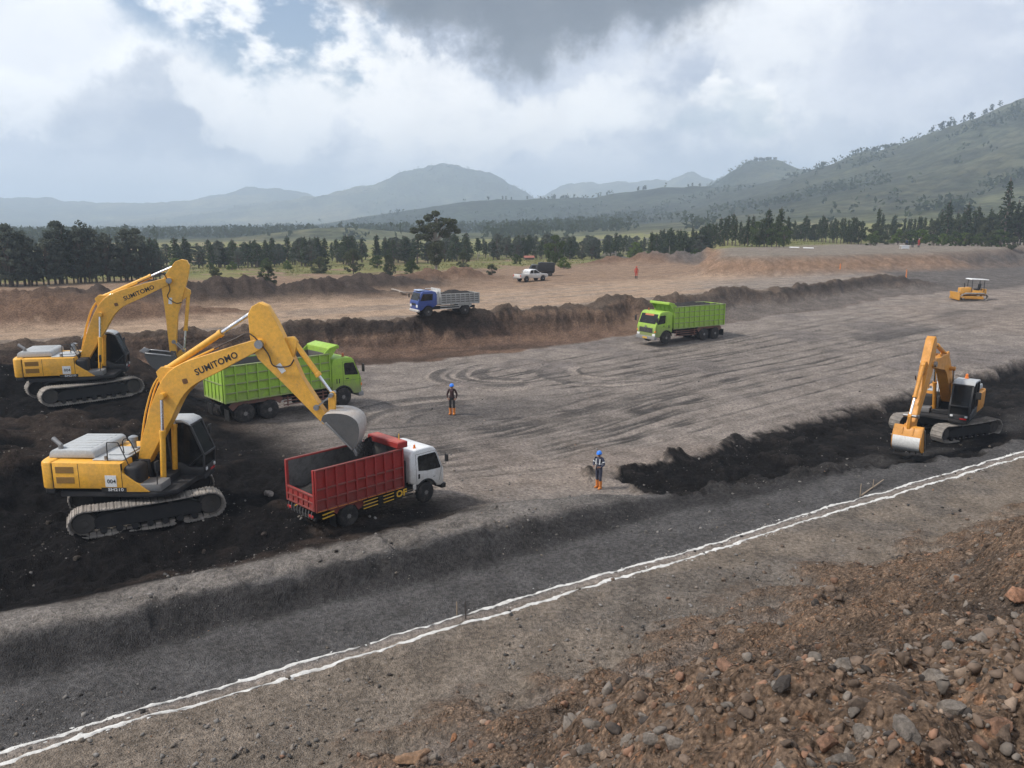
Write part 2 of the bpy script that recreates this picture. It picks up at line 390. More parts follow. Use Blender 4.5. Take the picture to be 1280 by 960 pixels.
def far_land(u, v):
    r = np.hypot(u, v); base = land(u, v)
    z = np.full_like(u, 1.8) + 1.5 * fbm(u * .004, v * .004, 70, 3)
    ridged = 1 - np.abs(fbm(u * .0021, v * .0021, 71, 5)); rough = fbm(u * .012, v * .012, 75, 4)
    hsum = np.zeros_like(u)
    for (cu, cv, ru, rv, an, hh) in HILLS:
        hsum = hsum + (hh * gauss(u, v, cu, cv, ru, rv, an) * (1 + .18 * (ridged - .6))) ** 2.5
    hsum = hsum ** .4
    z = z + hsum * (1 + .03 * rough) + np.minimum(hsum * .05, 6) * rough
    t = sm(330, 460, r); z = base * (1 - t) + z * t
    w = fbm(u * .006, v * .006, 80, 4); w2 = fbm(u * .03, v * .03, 83, 3)
    def mx(c, m, k): return c * (1 - m[:, None]) + np.array(k) * m[:, None]
    c = np.tile(np.array((.088, .092, .053)), (len(u), 1))
    c = mx(c, sm(.0, .5, w + .3 * w2), (.052, .062, .040)); c = mx(c, sm(.1, .6, -w + .5 * w2) * .7, (.15, .135, .08))
    c = mx(c, sm(.25, .6, w2) * .6, (.035, .05, .03))
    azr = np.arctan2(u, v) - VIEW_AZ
    dk = sm(600, 750, r) * (1 - sm(1950, 2250, r)) * sm(.40, .25, azr)       # middle-ridge forest, with cloud shadow painted into its colour
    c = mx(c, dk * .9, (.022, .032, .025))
    c = mx(c, sm(500, 640, r) * (1 - sm(1150, 1450, r)) * .75 * sm(.0, .15, azr), (.04, .045, .034))  # lower right-hand hill: same cloud shadow painted into the ground colour
    m = np.zeros((len(u), 4)); m[:, 1] = 1; m[:, 3] = 1
    return z, c, m
hill(556, 4200, 400, 700, 285); hill(470, 4300, 430, 700, 215); hill(370, 4400, 520, 700, 135); hill(622, 4100, 300, 600, 195); hill(270, 4600, 600, 800, 75)
hill(335, 5500, 560, 800, 265); hill(215, 5400, 610, 800, 130); hill(60, 5500, 1130, 800, 135); hill(-120, 5500, 1000, 800, 150)
hill(735, 5300, 620, 800, 265); hill(860, 5300, 690, 800, 225); hill(1000, 5400, 1020, 800, 290)
hill(865, 4700, 330, 500, 250); hill(800, 4900, 400, 500, 150)
hill(945, 2300, 185, 300, 172); hill(1020, 2250, 260, 300, 140); hill(880, 2350, 200, 300, 75)
hill(1560, 1750, 620, 700, 262); hill(1240, 1650, 230, 500, 70); hill(1120, 1800, 260, 500, 85); hill(1380, 1500, 260, 500, 60)
hill(760, 1900, 520, 250, 70); hill(600, 1900, 330, 220, 50); hill(930, 1800, 420, 300, 82); hill(1180, 1500, 400, 300, 60)
hill(1230, 800, 180, 120, 24); hill(1060, 760, 150, 110, 15); hill(1420, 800, 180, 140, 34)
hill(420, 560, 62, 50, 9.0); hill(470, 590, 50, 50, 6.0)

def ground_material(name, near=True):
    m = bpy.data.materials.new(name); m.use_nodes = True
    t = NT(m.node_tree); b = m.node_tree.nodes['Principled BSDF']
    tc = t.node('ShaderNodeTexCoord'); P = tc.outputs['Object']
    ca = t.node('ShaderNodeVertexColor', layer_name='ground').outputs[0]
    kd = t.node('ShaderNodeSeparateColor'); t.l.new(t.node('ShaderNodeVertexColor', layer_name='kind').outputs[0], kd.inputs[0])
    floor, grass, rub = kd.outputs[0], kd.outputs[1], kd.outputs[2]
    if near:
        n1 = t.noise(P, .8, 6, .62); n2 = t.noise(P, 7., 5, .65); n3 = t.noise(P, 34., 4, .7)
        st = t.noise(t.mapping(P, rot=(0, 0, R(3)), scale=(.10, 1.9, 1)), 2.0, 5, .62, .35)
        c = t.mix(1.0, ca, t.mix(t.ramp(n1, .3, .7), (.80, .79, .78), (1.22, 1.21, 1.20)), 'MULTIPLY')
        c = t.mix(1.0, c, t.mix(t.ramp(n2, .32, .68), (.68, .68, .68), (1.32, 1.31, 1.30)), 'MULTIPLY')
        c = t.mix(1.0, c, t.mix(t.ramp(n3, .3, .7), (.70, .70, .70), (1.32, 1.31, 1.29)), 'MULTIPLY')
        c = t.mix(t.math('MULTIPLY', floor, t.ramp(st, .52, .66, 0, .16)), c, t.mix(1.0, c, (.48, .48, .50), 'MULTIPLY'))
        c = t.mix(t.math('MULTIPLY', floor, t.ramp(st, .44, .32, 0, .25)), c, t.mix(1.0, c, (1.35, 1.32, 1.28), 'MULTIPLY'))
        # scattered chips of lighter stone
        vo = t.node('ShaderNodeTexVoronoi', feature='F1'); t.l.new(P, vo.inputs['Vector']); vo.inputs['Scale'].default_value = 9.
        chip = t.math('MULTIPLY', t.ramp(vo.outputs['Distance'], .26, .14), t.ramp(t.noise(P, 1.3, 3), .46, .62))
        c = t.mix(t.math('MULTIPLY', chip, .45), c, t.mix(1.0, c, (1.9, 1.8, 1.7), 'MULTIPLY'))
        # broken stone: every cell its own tone, on the rubble bank strongly, elsewhere as faint grit
        def cells(sc_, amt):
            vo_ = t.node('ShaderNodeTexVoronoi', feature='F1'); t.l.new(t.mapping(P, scale=(1, 1, .8)), vo_.inputs['Vector']); vo_.inputs['Scale'].default_value = sc_
            sp_ = t.node('ShaderNodeSeparateColor'); t.l.new(vo_.outputs['Color'], sp_.inputs[0])
            tone = t.mix(t.ramp(sp_.outputs[1], .86, .95), t.mix(t.ramp(sp_.outputs[0], .1, .9, 0, 1, False), (.48, .48, .48), (1.75, 1.72, 1.66)), (1.6, 1.25, 1.02))
            k_ = t.math('MULTIPLY', t.ramp(vo_.outputs['Distance'], .55, .30), amt)
            return k_, tone, vo_.outputs['Distance']
        k1, t1, d1 = cells(11., t.math('MULTIPLY', rub, .85)); k2, t2, d2 = cells(26., t.math('ADD', t.math('MULTIPLY', rub, .45), .35))
        c = t.mix(k1, c, t.mix(1.0, c, t1, 'MULTIPLY')); c = t.mix(k2, c, t.mix(1.0, c, t2, 'MULTIPLY'))
        gn = t.noise(t.mapping(P, scale=(1, 1, .3)), 2.2, 5, .7)
        c = t.mix(t.math('MULTIPLY', grass, t.ramp(gn, .4, .65, 0, .6)), c, (.20, .185, .085))
        hgt = t.math('ADD', t.math('MULTIPLY', n2, .6), t.math('ADD', t.math('MULTIPLY', n3, .25), t.math('MULTIPLY', t.math('MULTIPLY', st, floor), .9)))
        hgt = t.math('ADD', hgt, t.math('MULTIPLY', d2, -.35)); hgt = t.math('ADD', hgt, t.math('MULTIPLY', t.math('MULTIPLY', d1, rub), -.9))
        gm_ = t.node('ShaderNodeNewGeometry'); sz_ = t.node('ShaderNodeSeparateXYZ'); t.l.new(gm_.outputs['Normal'], sz_.inputs[0]); steep = t.ramp(sz_.outputs[2], .88, .55)
        hgt = t.math('ADD', hgt, t.math('MULTIPLY', t.math('MULTIPLY', t.noise(t.mapping(P, scale=(.7, 1, 1.5)), 2.4, 6, .6), steep), 3.2))
        bp = t.node('ShaderNodeBump'); bp.inputs['Strength'].default_value = .9; bp.inputs['Distance'].default_value = .12
    else:
        n1 = t.noise(P, .012, 6, .6); n2 = t.noise(P, .09, 5, .65)
        c = t.mix(1.0, ca, t.mix(t.ramp(n1, .3, .7), (.6, .62, .62), (1.4, 1.38, 1.3)), 'MULTIPLY')
        c = t.mix(1.0, c, t.mix(t.ramp(n2, .35, .65), (.55, .58, .58), (1.35, 1.32, 1.25)), 'MULTIPLY')
        hgt = n2
        bp = t.node('ShaderNodeBump'); bp.inputs['Strength'].default_value = .6; bp.inputs['Distance'].default_value = 6.
    t.l.new(hgt, bp.inputs['Height']); t.l.new(bp.outputs[0], b.inputs['Normal'])
    t.l.new(c, b.inputs['Base Color']); b.inputs['Roughness'].default_value = .95
    b.inputs['Specular IOR Level'].default_value = .04
    return m
def rings():
    out = []
    for a, b, n in ((2.2, 12, 170), (12, 30, 210), (30, 66, 250), (66, 150, 130), (150, 460, 70)):
        if a < 60: out += list(np.linspace(a, b, n, endpoint=False))
        else: out += list(np.geomspace(a, b, n, endpoint=False))
    return out + [460.]
def near_land(u, v): return land(u, v, True)
def near_land2(u, v):
    z, c, m = land(u, v, True)
    k = np.hypot(u, v) > 330
    z[k] = far_land(u[k], v[k])[0]; return z, c, m
HALF = R(47)
polar_mesh('ground', rings(), VIEW_AZ - HALF, VIEW_AZ + HALF, 800, near_land2, ground_material('soil'))
hm = ground_material('hill_cover', False)
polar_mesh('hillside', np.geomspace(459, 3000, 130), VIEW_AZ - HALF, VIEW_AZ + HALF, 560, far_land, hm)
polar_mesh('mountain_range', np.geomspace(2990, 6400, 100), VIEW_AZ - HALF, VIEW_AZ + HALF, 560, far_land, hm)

# the air: one even, pale volume round everything that fades
def build_haze():
    bm = bmesh.new()
    c = Vector(to_site(0, 3290)); 
    bmesh.ops.create_cube(bm, size=1)
    me = bpy.data.meshes.new('haze'); bm.to_mesh(me); bm.free()
    o = bpy.data.objects.new('haze', me); col.objects.link(o)
    o.location = (c.x, c.y, 148); o.scale = (14000, 6800, 310); o.rotation_euler = (0, 0, -VIEW_AZ)
    m = bpy.data.materials.new('air'); m.use_nodes = True; t = NT(m.node_tree); t.n.clear()
    pv = t.node('ShaderNodeVolumePrincipled'); pv.inputs['Color'].default_value = (.72, .85, 1.0, 1)
    pv.inputs['Density'].default_value = HAZE; pv.inputs['Anisotropy'].default_value = .05
    out = t.node('ShaderNodeOutputMaterial'); t.l.new(pv.outputs[0], out.inputs['Volume'])
    m.cycles.homogeneous_volume = True
    me.materials.append(m); o['kind'] = 'stuff'; o['label'] = 'pale blue haze filling the valley air'; o['category'] = 'haze'
HAZE = 3.8e-4
build_haze()

# ------------------------------------------------------------------ mesh and material helpers
_mats = {}
def mat(name, color=(.5, .5, .5), rough=.5, metal=0., dirt=.25, dirtcol=(.17, .15, .135), scale=3., spec=.5, wear=0., wearcol=(.35, .33, .31), coat=0., bump=0., bscale=30., mud=0.):
    if name in _mats: return _mats[name]
    m = bpy.data.materials.new(name); m.use_nodes = True; _mats[name] = m
    t = NT(m.node_tree); b = m.node_tree.nodes['Principled BSDF']
    P = t.node('ShaderNodeTexCoord').outputs['Object']
    n1 = t.noise(P, scale, 6, .65, .3); n2 = t.noise(P, scale * 6, 4, .65)
    c = t.mix(1.0, (*color, 1), t.mix(t.ramp(n2, .3, .7), (.88, .88, .88), (1.08, 1.08, 1.08)), 'MULTIPLY')
    if dirt: c = t.mix(t.math('ADD', t.ramp(n1, .42, .74, 0, dirt), dirt * .22), c, dirtcol)
    if mud:      # dried splashes thrown up from the ground
        sx_ = t.node('ShaderNodeSeparateXYZ'); t.l.new(P, sx_.inputs[0])
        n4 = t.noise(t.mapping(P, scale=(1, 1, .5)), 2.6, 6, .68)
        c = t.mix(t.math('MULTIPLY', t.ramp(t.math('ADD', sx_.outputs[2], t.math('MULTIPLY', n4, -1.6)), 1.0, -.1, 0, 1), mud), c, dirtcol)
    if wear:
        n3 = t.noise(t.mapping(P, loc=(4, 2, 1)), scale * 3.2, 6, .72)
        c = t.mix(t.ramp(n3, .60, .66, 0, wear), c, wearcol)
    t.l.new(c, b.inputs['Base Color'])
    t.l.new(t.ramp(n1, .35, .75, rough, min(1, rough + .35)), b.inputs['Roughness'])
    b.inputs['Metallic'].default_value = metal; b.inputs['Specular IOR Level'].default_value = spec
    b.inputs['Coat Weight'].default_value = coat
    if bump:
        bp = t.node('ShaderNodeBump'); bp.inputs['Strength'].default_value = bump; bp.inputs['Distance'].default_value = .02
        t.l.new(t.noise(P, bscale, 4, .6), bp.inputs['Height']); t.l.new(bp.outputs[0], b.inputs['Normal'])
    return m
def glass(name='tinted_glass', tint=(.10, .115, .12), clear=.45):
    if name in _mats: return _mats[name]
    m = bpy.data.materials.new(name); m.use_nodes = True; _mats[name] = m
    t = NT(m.node_tree); t.n.clear()
    g = t.node('ShaderNodeBsdfPrincipled'); g.inputs['Base Color'].default_value = (.012, .014, .015, 1); g.inputs['Roughness'].default_value = .08
    P = t.node('ShaderNodeTexCoord').outputs['Object']
    dust = t.node('ShaderNodeBsdfDiffuse'); dust.inputs[0].default_value = (.2, .18, .165, 1)
    tr = t.node('ShaderNodeBsdfTransparent'); tr.inputs[0].default_value = (*tint, 1)
    mx = t.node('ShaderNodeMixShader'); mx.inputs[0].default_value = clear; t.l.new(g.outputs[0], mx.inputs[1]); t.l.new(tr.outputs[0], mx.inputs[2])
    m2 = t.node('ShaderNodeMixShader'); t.l.new(t.ramp(t.noise(P, 3.5, 5, .6), .4, .8, .02, .16), m2.inputs[0]); t.l.new(mx.outputs[0], m2.inputs[1]); t.l.new(dust.outputs[0], m2.inputs[2])
    o = t.node('ShaderNodeOutputMaterial'); t.l.new(m2.outputs[0], o.inputs[0])
    return m
def empty(name, loc, rz=0., scale=1., rot=None):
    o = bpy.data.objects.new(name, None); col.objects.link(o); o.location = loc
    o.rotation_euler = rot if rot else (0, 0, rz); o.scale = (scale,) * 3; o.empty_display_size = .3
    return o
def tag(o, label=None, cat=None, group=None, kind=None):
    if label: o['label'] = label
    if cat: o['category'] = cat
    if group: o['group'] = group
    if kind: o['kind'] = kind
    return o
class MB:
    def __init__(s): s.bm = bmesh.new()
    def _pts(s, vs, fs):
        bv = [s.bm.verts.new(v) for v in vs]
        for f in fs:
            try: s.bm.faces.new([bv[i] for i in f])
            except ValueError: pass
        return s
    def box(s, c, d, rot=None):
        x, y, z = d[0] / 2, d[1] / 2, d[2] / 2
        vs = [Vector((i * x, j * y, k * z)) for i in (-1, 1) for j in (-1, 1) for k in (-1, 1)]
        if rot is not None:
            M = rot if isinstance(rot, Matrix) else Euler(rot).to_matrix()
            vs = [M @ v for v in vs]
        return s._pts([v + Vector(c) for v in vs], [(0, 1, 3, 2), (4, 6, 7, 5), (0, 4, 5, 1), (2, 3, 7, 6), (0, 2, 6, 4), (1, 5, 7, 3)])
    def b2(s, x0, x1, y0, y1, z0, z1):
        return s.box(((x0 + x1) / 2, (y0 + y1) / 2, (z0 + z1) / 2), (x1 - x0, y1 - y0, z1 - z0))
    def bar(s, p0, p1, w, h, up=(0, 0, 1)):
        p0, p1 = Vector(p0), Vector(p1); d = p1 - p0; L = d.length; d.normalize()
        y = Vector(up).cross(d)
        if y.length < 1e-4: y = Vector((0, 1, 0))
        y.normalize(); z = d.cross(y)
        return s.box((p0 + p1) / 2, (L, w, h), Matrix((d, y, z)).transposed())
    def prism(s, pts, a, b, plane='xz'):
        def P(q, t):
            return (q[0], t, q[1]) if plane == 'xz' else ((q[0], q[1], t) if plane == 'xy' else (t, q[0], q[1]))
        n = len(pts); vs = [P(q, a) for q in pts] + [P(q, b) for q in pts]
        return s._pts(vs, [tuple(range(n)), tuple(range(2 * n - 1, n - 1, -1))] + [(i, i + n, (i + 1) % n + n, (i + 1) % n) for i in range(n)])
    def cyl(s, p0, p1, r0, r1=None, n=14, caps=True):
        r1 = r0 if r1 is None else r1
        p0, p1 = Vector(p0), Vector(p1); d = (p1 - p0).normalized()
        a = d.orthogonal().normalized(); b = d.cross(a)
        vs = []
        for p, r in ((p0, r0), (p1, r1)):
            vs += [p + (a * math.cos(2 * math.pi * i / n) + b * math.sin(2 * math.pi * i / n)) * r for i in range(n)]
        fs = [(i, (i + 1) % n, (i + 1) % n + n, i + n) for i in range(n)]
        if caps: fs += [tuple(range(n - 1, -1, -1)), tuple(range(n, 2 * n))]
        return s._pts(vs, fs)
    def tube(s, pts, r, n=8):
        pts = [Vector(p) for p in pts]; vs, fs = [], []
        prev = None
        for i, p in enumerate(pts):
            d = (pts[min(i + 1, len(pts) - 1)] - pts[max(i - 1, 0)]).normalized()
            a = d.orthogonal().normalized() if prev is None else (prev - d * prev.dot(d)).normalized()
            prev = a; b = d.cross(a); rr = r[i] if isinstance(r, (list, tuple)) else r
            vs += [p + (a * math.cos(2 * math.pi * k / n) + b * math.sin(2 * math.pi * k / n)) * rr for k in range(n)]
        for i in range(len(pts) - 1):
            fs += [(i * n + k, i * n + (k + 1) % n, (i + 1) * n + (k + 1) % n, (i + 1) * n + k) for k in range(n)]
        fs += [tuple(range(n - 1, -1, -1)), tuple(range((len(pts) - 1) * n, len(pts) * n))]
        return s._pts(vs, fs)
    def lathe(s, prof, c=(0, 0, 0), n=28, axis='y'):
        """prof: (along axis, radius)"""
        vs, fs = [], []
        for (a, r) in prof:
            for k in range(n):
                t = 2 * math.pi * k / n
                if axis == 'y': vs.append((c[0] + r * math.cos(t), c[1] + a, c[2] + r * math.sin(t)))
                else: vs.append((c[0] + r * math.cos(t), c[1] + r * math.sin(t), c[2] + a))
        m = len(prof)
        for i in range(m - 1):
            fs += [(i * n + k, i * n + (k + 1) % n, (i + 1) * n + (k + 1) % n, (i + 1) * n + k) for k in range(n)]
        fs += [tuple(range(n)), tuple(range((m - 1) * n, m * n))]
        return s._pts(vs, fs)
    def mesh(s, name, bevel=0., seg=1, sharp=38):
        bm = s.bm
        bmesh.ops.recalc_face_normals(bm, faces=bm.faces)
        if bevel:
            es = [e for e in bm.edges if len(e.link_faces) == 2 and e.calc_face_angle(0) > R(28)]
            bmesh.ops.bevel(bm, geom=es, offset=bevel, segments=seg, affect='EDGES', clamp_overlap=True, profile=.5)
        me = bpy.data.meshes.new(name); bm.to_mesh(me); bm.free()
        me.polygons.foreach_set('use_smooth', np.ones(len(me.polygons), bool)); me.set_sharp_from_angle(angle=R(sharp))
        return me
    def build_each(s, name, m, parent=None, bevel=0., rot=None):
        """every loose piece becomes an object of its own"""
        left = set(s.bm.verts); groups = []
        while left:
            st = [left.pop()]; g = set(st)
            while st:
                for e in st.pop().link_edges:
                    for q in e.verts:
                        if q in left: left.discard(q); g.add(q); st.append(q)
            groups.append(g)
        for g in groups:
            t = MB(); mp = {v: t.bm.verts.new(v.co) for v in g}
            for f in s.bm.faces:
                if f.verts[0] in g: t.bm.faces.new([mp[v] for v in f.verts])
            t.build(name, m, parent, bevel, 1, None, rot)
        s.bm.free()
    def build(s, name, m, parent=None, bevel=0., seg=1, loc=None, rot=None):
        me = s.mesh(name, bevel, seg); me.materials.append(m)
        return link(name, me, parent, loc, rot)
def link(name, me, parent=None, loc=None, rot=None):
    o = bpy.data.objects.new(name, me); col.objects.link(o)
    if parent: o.parent = parent
    if loc is not None: o.location = loc
    if rot is not None: o.rotation_euler = rot
    return o
def copy_tree(o, parent=None):
    c = o.copy(); col.objects.link(c); c.parent = parent
    for ch in o.children: copy_tree(ch, c)
    return c
def text_mesh(name, body, size, m, parent, loc, rot, offset=0., extrude=.004, sx=1.):
    cu = bpy.data.curves.new(name, 'FONT'); cu.body = body; cu.size = size; cu.extrude = extrude; cu.offset = offset
    cu.align_x = 'CENTER'; cu.align_y = 'CENTER'; cu.resolution_u = 3; cu.space_character = 1.05
    tmp = bpy.data.objects.new('tmp_text', cu); col.objects.link(tmp)
    dg = bpy.context.evaluated_depsgraph_get(); me = bpy.data.meshes.new_from_object(tmp.evaluated_get(dg))
    bpy.data.objects.remove(tmp); bpy.data.curves.remove(cu)
    me.materials.clear(); me.materials.append(m)
    o = link(name, me, parent, loc, rot); o.scale = (sx, 1, 1); return o

M_STEEL = lambda: mat('worn_steel', (.30, .30, .30), .38, .75, .35)
M_CHROME = lambda: mat('cylinder_rod', (.72, .73, .75), .18, 1., .06)
M_RUBBER = lambda: mat('tyre_rubber', (.020, .020, .021), .9, 0, .6, (.10, .088, .08), 4, .15)
M_DARK = lambda: mat('dark_frame', (.018, .018, .02), .6, 0, .35, (.075, .068, .063), 3, .3)
M_GREYP = lambda: mat('grey_hood_paint', (.42, .44, .45), .45, 0, .3, (.30, .285, .26))
M_TRACK = lambda: mat('dusty_track_steel', (.17, .155, .14), .8, .1, .9, (.40, .36, .315), 2.2)
M_WHITE = lambda: mat('white_paint', (.78, .79, .79), .3, 0, .2, (.42, .38, .33), coat=.3, mud=.7)
M_BLACK = lambda: mat('black_trim', (.012, .012, .013), .45, 0, .15, (.08, .075, .07))
M_SAND = lambda: mat('black_sand', (.028, .027, .027), .95, 0, .6, (.06, .054, .05), 5, .1, bump=1., bscale=14)
M_AMBER = lambda: mat('amber_lens', (.75, .20, .03), .25, 0, .05)
M_LENS = lambda: mat('clear_lens', (.75, .76, .76), .12, 0, .08)
M_RED = lambda: mat('red_lens', (.45, .02, .02), .25, 0, .1)

# ------------------------------------------------------------------ excavators (built at 20-tonne size, then scaled)
def bez(p, n):
    """Catmull-Rom through points"""
    out = []
    P = [Vector(q) for q in p]; P = [P[0] * 2 - P[1]] + P + [P[-1] * 2 - P[-2]]
    for i in range(1, len(P) - 2):
        for k in range(n):
            t = k / n; a, b, c, d = P[i - 1], P[i], P[i + 1], P[i + 2]
            out.append(.5 * ((2 * b) + (c - a) * t + (2 * a - 5 * b + 4 * c - d) * t * t + (3 * b - a - 3 * c + d) * t ** 3))
    out.append(P[-2]); return out
def excavator(label, loc, rz, scale, B, A, K, upper=0., paint=None, bucket_mat=None, letter=True, plate=None, beacon=False, lean=(0, 0), bucket_paint=False, BS=.80, operator=True, old=False, LB=5.3, LA=3.1):
    root = empty('excavator', loc, scale=scale, rot=(lean[0], lean[1], rz)); tag(root, label, 'excavator')
    Y = paint; dk = M_DARK(); st = M_STEEL(); gl = glass('cab_glass', (.30, .33, .34), .62)
    U = dict(rot=(0, 0, upper))
    # --- undercarriage
    for s in (-1, 1):
        yc = 1.2 * s
        L, r, zc = 3.5, .40, .46
        path = []
        for k in range(9): a = math.pi / 2 - math.pi * k / 8; path.append((L / 2 + r * math.cos(a), zc + .03 + r * math.sin(a)))
        for k in range(1, 12): path.append((L / 2 - L * k / 12, .085 - .02 * math.sin(math.pi * k / 12)))
        for k in range(9): a = -math.pi / 2 - math.pi * k / 8; path.append((-L / 2 + r * math.cos(a), zc + .03 + r * math.sin(a)))
        for k in range(1, 12): path.append((-L / 2 + L * k / 12, zc + .03 + r - .05 * math.sin(math.pi * k / 12)))
        path.append(path[0]); pts = [Vector(p) for p in path]
        seg = [(pts[i + 1] - pts[i]).length for i in range(len(pts) - 1)]; T = sum(seg); N = 48
        mb = MB()
        for k in range(N):
            d = T * k / N; i = 0
            while d > seg[i]: d -= seg[i]; i += 1
            tdir = (pts[i + 1] - pts[i]).normalized(); p = pts[i] + tdir * d; nrm = Vector((-tdir.y, tdir.x))
            Mx = Matrix(((tdir.x, 0, nrm.x), (0, 1, 0), (tdir.y, 0, nrm.y)))
            q = p + nrm * .0
            mb.box((q.x, yc, q.y), (T / N * .93, .62, .035), Mx)
            g = p + nrm * .028
            for off in (-.05, .05):
                gg = g + tdir * off; mb.box((gg.x, yc, gg.y), (.022, .60, .024), Mx)
            l = p - nrm * .05
            mb.box((l.x, yc, l.y), (T / N * .8, .2, .07), Mx)
        tag(mb.build('track_chain', M_TRACK(), root), kind='stuff')
        mb = MB(); mb.prism([(-1.45, .26), (-1.5, .55), (-1.2, .70), (1.15, .72), (1.5, .55), (1.45, .26)], yc - .17, yc + .17); mb.b2(-.7, .7, -1.03 if s < 0 else .2, -.2 if s < 0 else 1.03, .45, .85)
        mb.build('track_frame', dk, root, .02)
        for x, nm in ((L / 2, 'idler'), (-L / 2, 'sprocket')):
            mb = MB(); mb.lathe([(-.16, .12), (-.15, .30), (-.05, .345), (.05, .345), (.15, .30), (.16, .12)], (x, yc, zc + .03), 24); mb.lathe([(-.2, .02), (-.2, .11), (.2, .11), (.2, .02)], (x, yc, zc + .03), 14)
            mb.build(nm, mat('grimy_wheel_steel', (.05, .046, .043), .75, .1, .6, (.10, .088, .078)), root)
        mb = MB()
        for k in range(7): mb.cyl((-1.26 + .42 * k, yc - .2, .20), (-1.26 + .42 * k, yc + .2, .20), .10, n=12)
        for k in (-.55, .6): mb.cyl((k, yc - .2, .76), (k, yc + .2, .76), .07, n=12)
        mb.build_each('roller', dk, root)
    mb = MB(); mb.lathe([(.70, .45), (.72, .68), (1.02, .68), (1.02, .45)], n=28, axis='z'); mb.b2(-.75, .75, -.5, .5, .5, .78); mb.build('turntable', dk, root)
    # --- upper works
    mb = MB(); mb.prism([(-1.95, -1.22), (.95, -1.25), (1.5, -.95), (1.55, .40), (1.75, .45), (1.75, 1.27), (-1.95, 1.22)], 1.03, 1.19, 'xy'); mb.build('platform', dk, root, .015, **U)
    pts = [(-2.12, -1.26)] + [(-2.12 - .48 * math.sin(math.pi * k / 18) ** .34, -1.26 * math.cos(math.pi * k / 18)) for k in range(1, 18)] + [(-2.12, 1.26)]
    mb = MB(); mb.prism(pts, 1.26, 2.13, 'xy'); cw = mb.build('counterweight', Y, root, .07, 3, **U)
    pts2 = [(p[0] * .985 - .02, p[1] * .96) for p in pts]
    mb = MB(); mb.prism(pts2, 1.10, 1.30, 'xy'); mb.build('counterweight_base', M_BLACK(), root, .03, **U)
    side = [(-2.10, 1.30), (-2.10, 2.11), (-.02, 2.08), (.0, 1.80), (.78, 1.20), (-.35, 1.20), (-.75, 1.30)]
    mb = MB(); mb.prism(side, -1.265, -.55); sp = mb.build('side_panel', Y, root, .02, 2, **U)
    mb = MB(); mb.b2(-2.10, -.02, .45, 1.262, 1.2, 2.08); mb.build('side_panel', Y, root, .02, 2, **U)
    gm = mat('vent_grille', (.30, .16, .03), .7, 0, .3) if not old else M_BLACK()
    for (x0, x1, z0, z1) in ((-2.0, -1.45, 1.78, 1.98), (-2.0, -1.45, 1.46, 1.66)):
        mb = MB()
        for k in range(6): mb.box(((x0 + x1) / 2, -1.268, z0 + (z1 - z0) * (k + .5) / 6), (x1 - x0, .012, .014), (R(25), 0, 0))
        mb.b2(x0, x1, -1.267, -1.262, z0, z1)
        mb.build('vent_grille', gm, root, **U)
    mb = MB(); mb.b2(-1.32, -1.305, -1.267, -1.26, 1.32, 2.08); mb.b2(-.022, -.005, -1.268, -1.2, 1.25, 2.07); mb.b2(-2.115, -2.10, -1.268, -1.2, 1.3, 2.08); mb.build_each('panel_seam', M_BLACK(), root, **U)
    mb = MB(); mb.b2(-2.1, -.05, -.6, .5, 1.2, 2.11); mb.build('engine_bay', dk, root, .02, **U)
    mb = MB(); mb.prism([(-2.42, 2.13), (-2.37, 2.30), (-2.28, 2.38), (-1.12, 2.38), (-1.02, 2.32), (-.98, 2.13)], -.86, 1.08); hood = mb.build('hood', M_GREYP(), root, .03, 2, **U)
    mb = MB()
    for k in range(6): mb.b2(-2.2, -1.2, -.62 + k * .28, -.50 + k * .28, 2.372, 2.396)
    mb.build_each('hood_rib', M_GREYP(), root, .008, **U)
    mb = MB(); mb.b2(-1.0, -.05, -1.0, .42, 2.09, 2.135); mb.b2(-.75, -.12, -.55, .3, 2.13, 2.18); mb.build('deck_plate', M_GREYP(), root, .012, **U)
    mb = MB(); mb.cyl((-2.1, -.70, 2.3), (-2.1, -.70, 2.50), .075, n=14); mb.cyl((-2.08, -.70, 2.48), (-2.36, -.62, 2.68), .06, .07, 14); mb.build('exhaust_pipe', M_STEEL(), root, **U)
    mb = MB(); mb.b2(.0, .48, -1.22, -.55, 1.2, 1.98); mb.build('fuel_tank', dk, root, .12, 3, **U)
    mb = MB(); mb.b2(.48, 1.12, -1.22, -.55, 1.2, 1.44); mb.build('step_box', mat('grey_step', (.16, .16, .16), .6, 0, .5), root, .03, 2, **U)
    mb = MB()
    for pts_ in ([(-.52, -1.02, 2.1), (-.50, -1.02, 2.62), (-.44, -1.02, 2.67), (-.2, -1.02, 2.67), (-.12, -1.02, 2.58), (.18, -1.14, 1.98)], [(-.30, -.45, 2.1), (-.32, -.45, 2.55), (-.12, -.45, 2.6), (.1, -.45, 2.05)]): mb.tube(bez(pts_, 3), .017, 6)
    mb.build_each('handrail', M_BLACK(), root, **U)
    mb = MB(); mb.cyl((-.28, .12, 2.13), (-.28, .12, 2.42), .08, n=14); mb.lathe([(2.42, .12), (2.44, .14), (2.54, .14), (2.58, .07)], (-.28, .12, 0), 16, 'z'); mb.build('air_cleaner', mat('blue_grey_cap', (.22, .25, .28), .5, 0, .3), root, **U)
    mb = MB(); mb.cyl((-.6, -.95, 2.13), (-.6, -.95, 2.24), .055, n=12); mb.cyl((-.5, .5, 2.1), (-.5, .5, 2.30), .05, n=12); mb.build_each('filler_cap', M_STEEL(), root, **U)
    # --- cab
    y0, y1 = .42, 1.32
    prof = [(-.02, 1.2), (-.02, 2.72), (.12, 2.93), (1.22, 2.95), (1.42, 2.84), (1.80, 1.85), (1.76, 1.2)]
    cabm = mat('cab_black', (.022, .023, .025), .4, 0, .22, (.1, .09, .085))
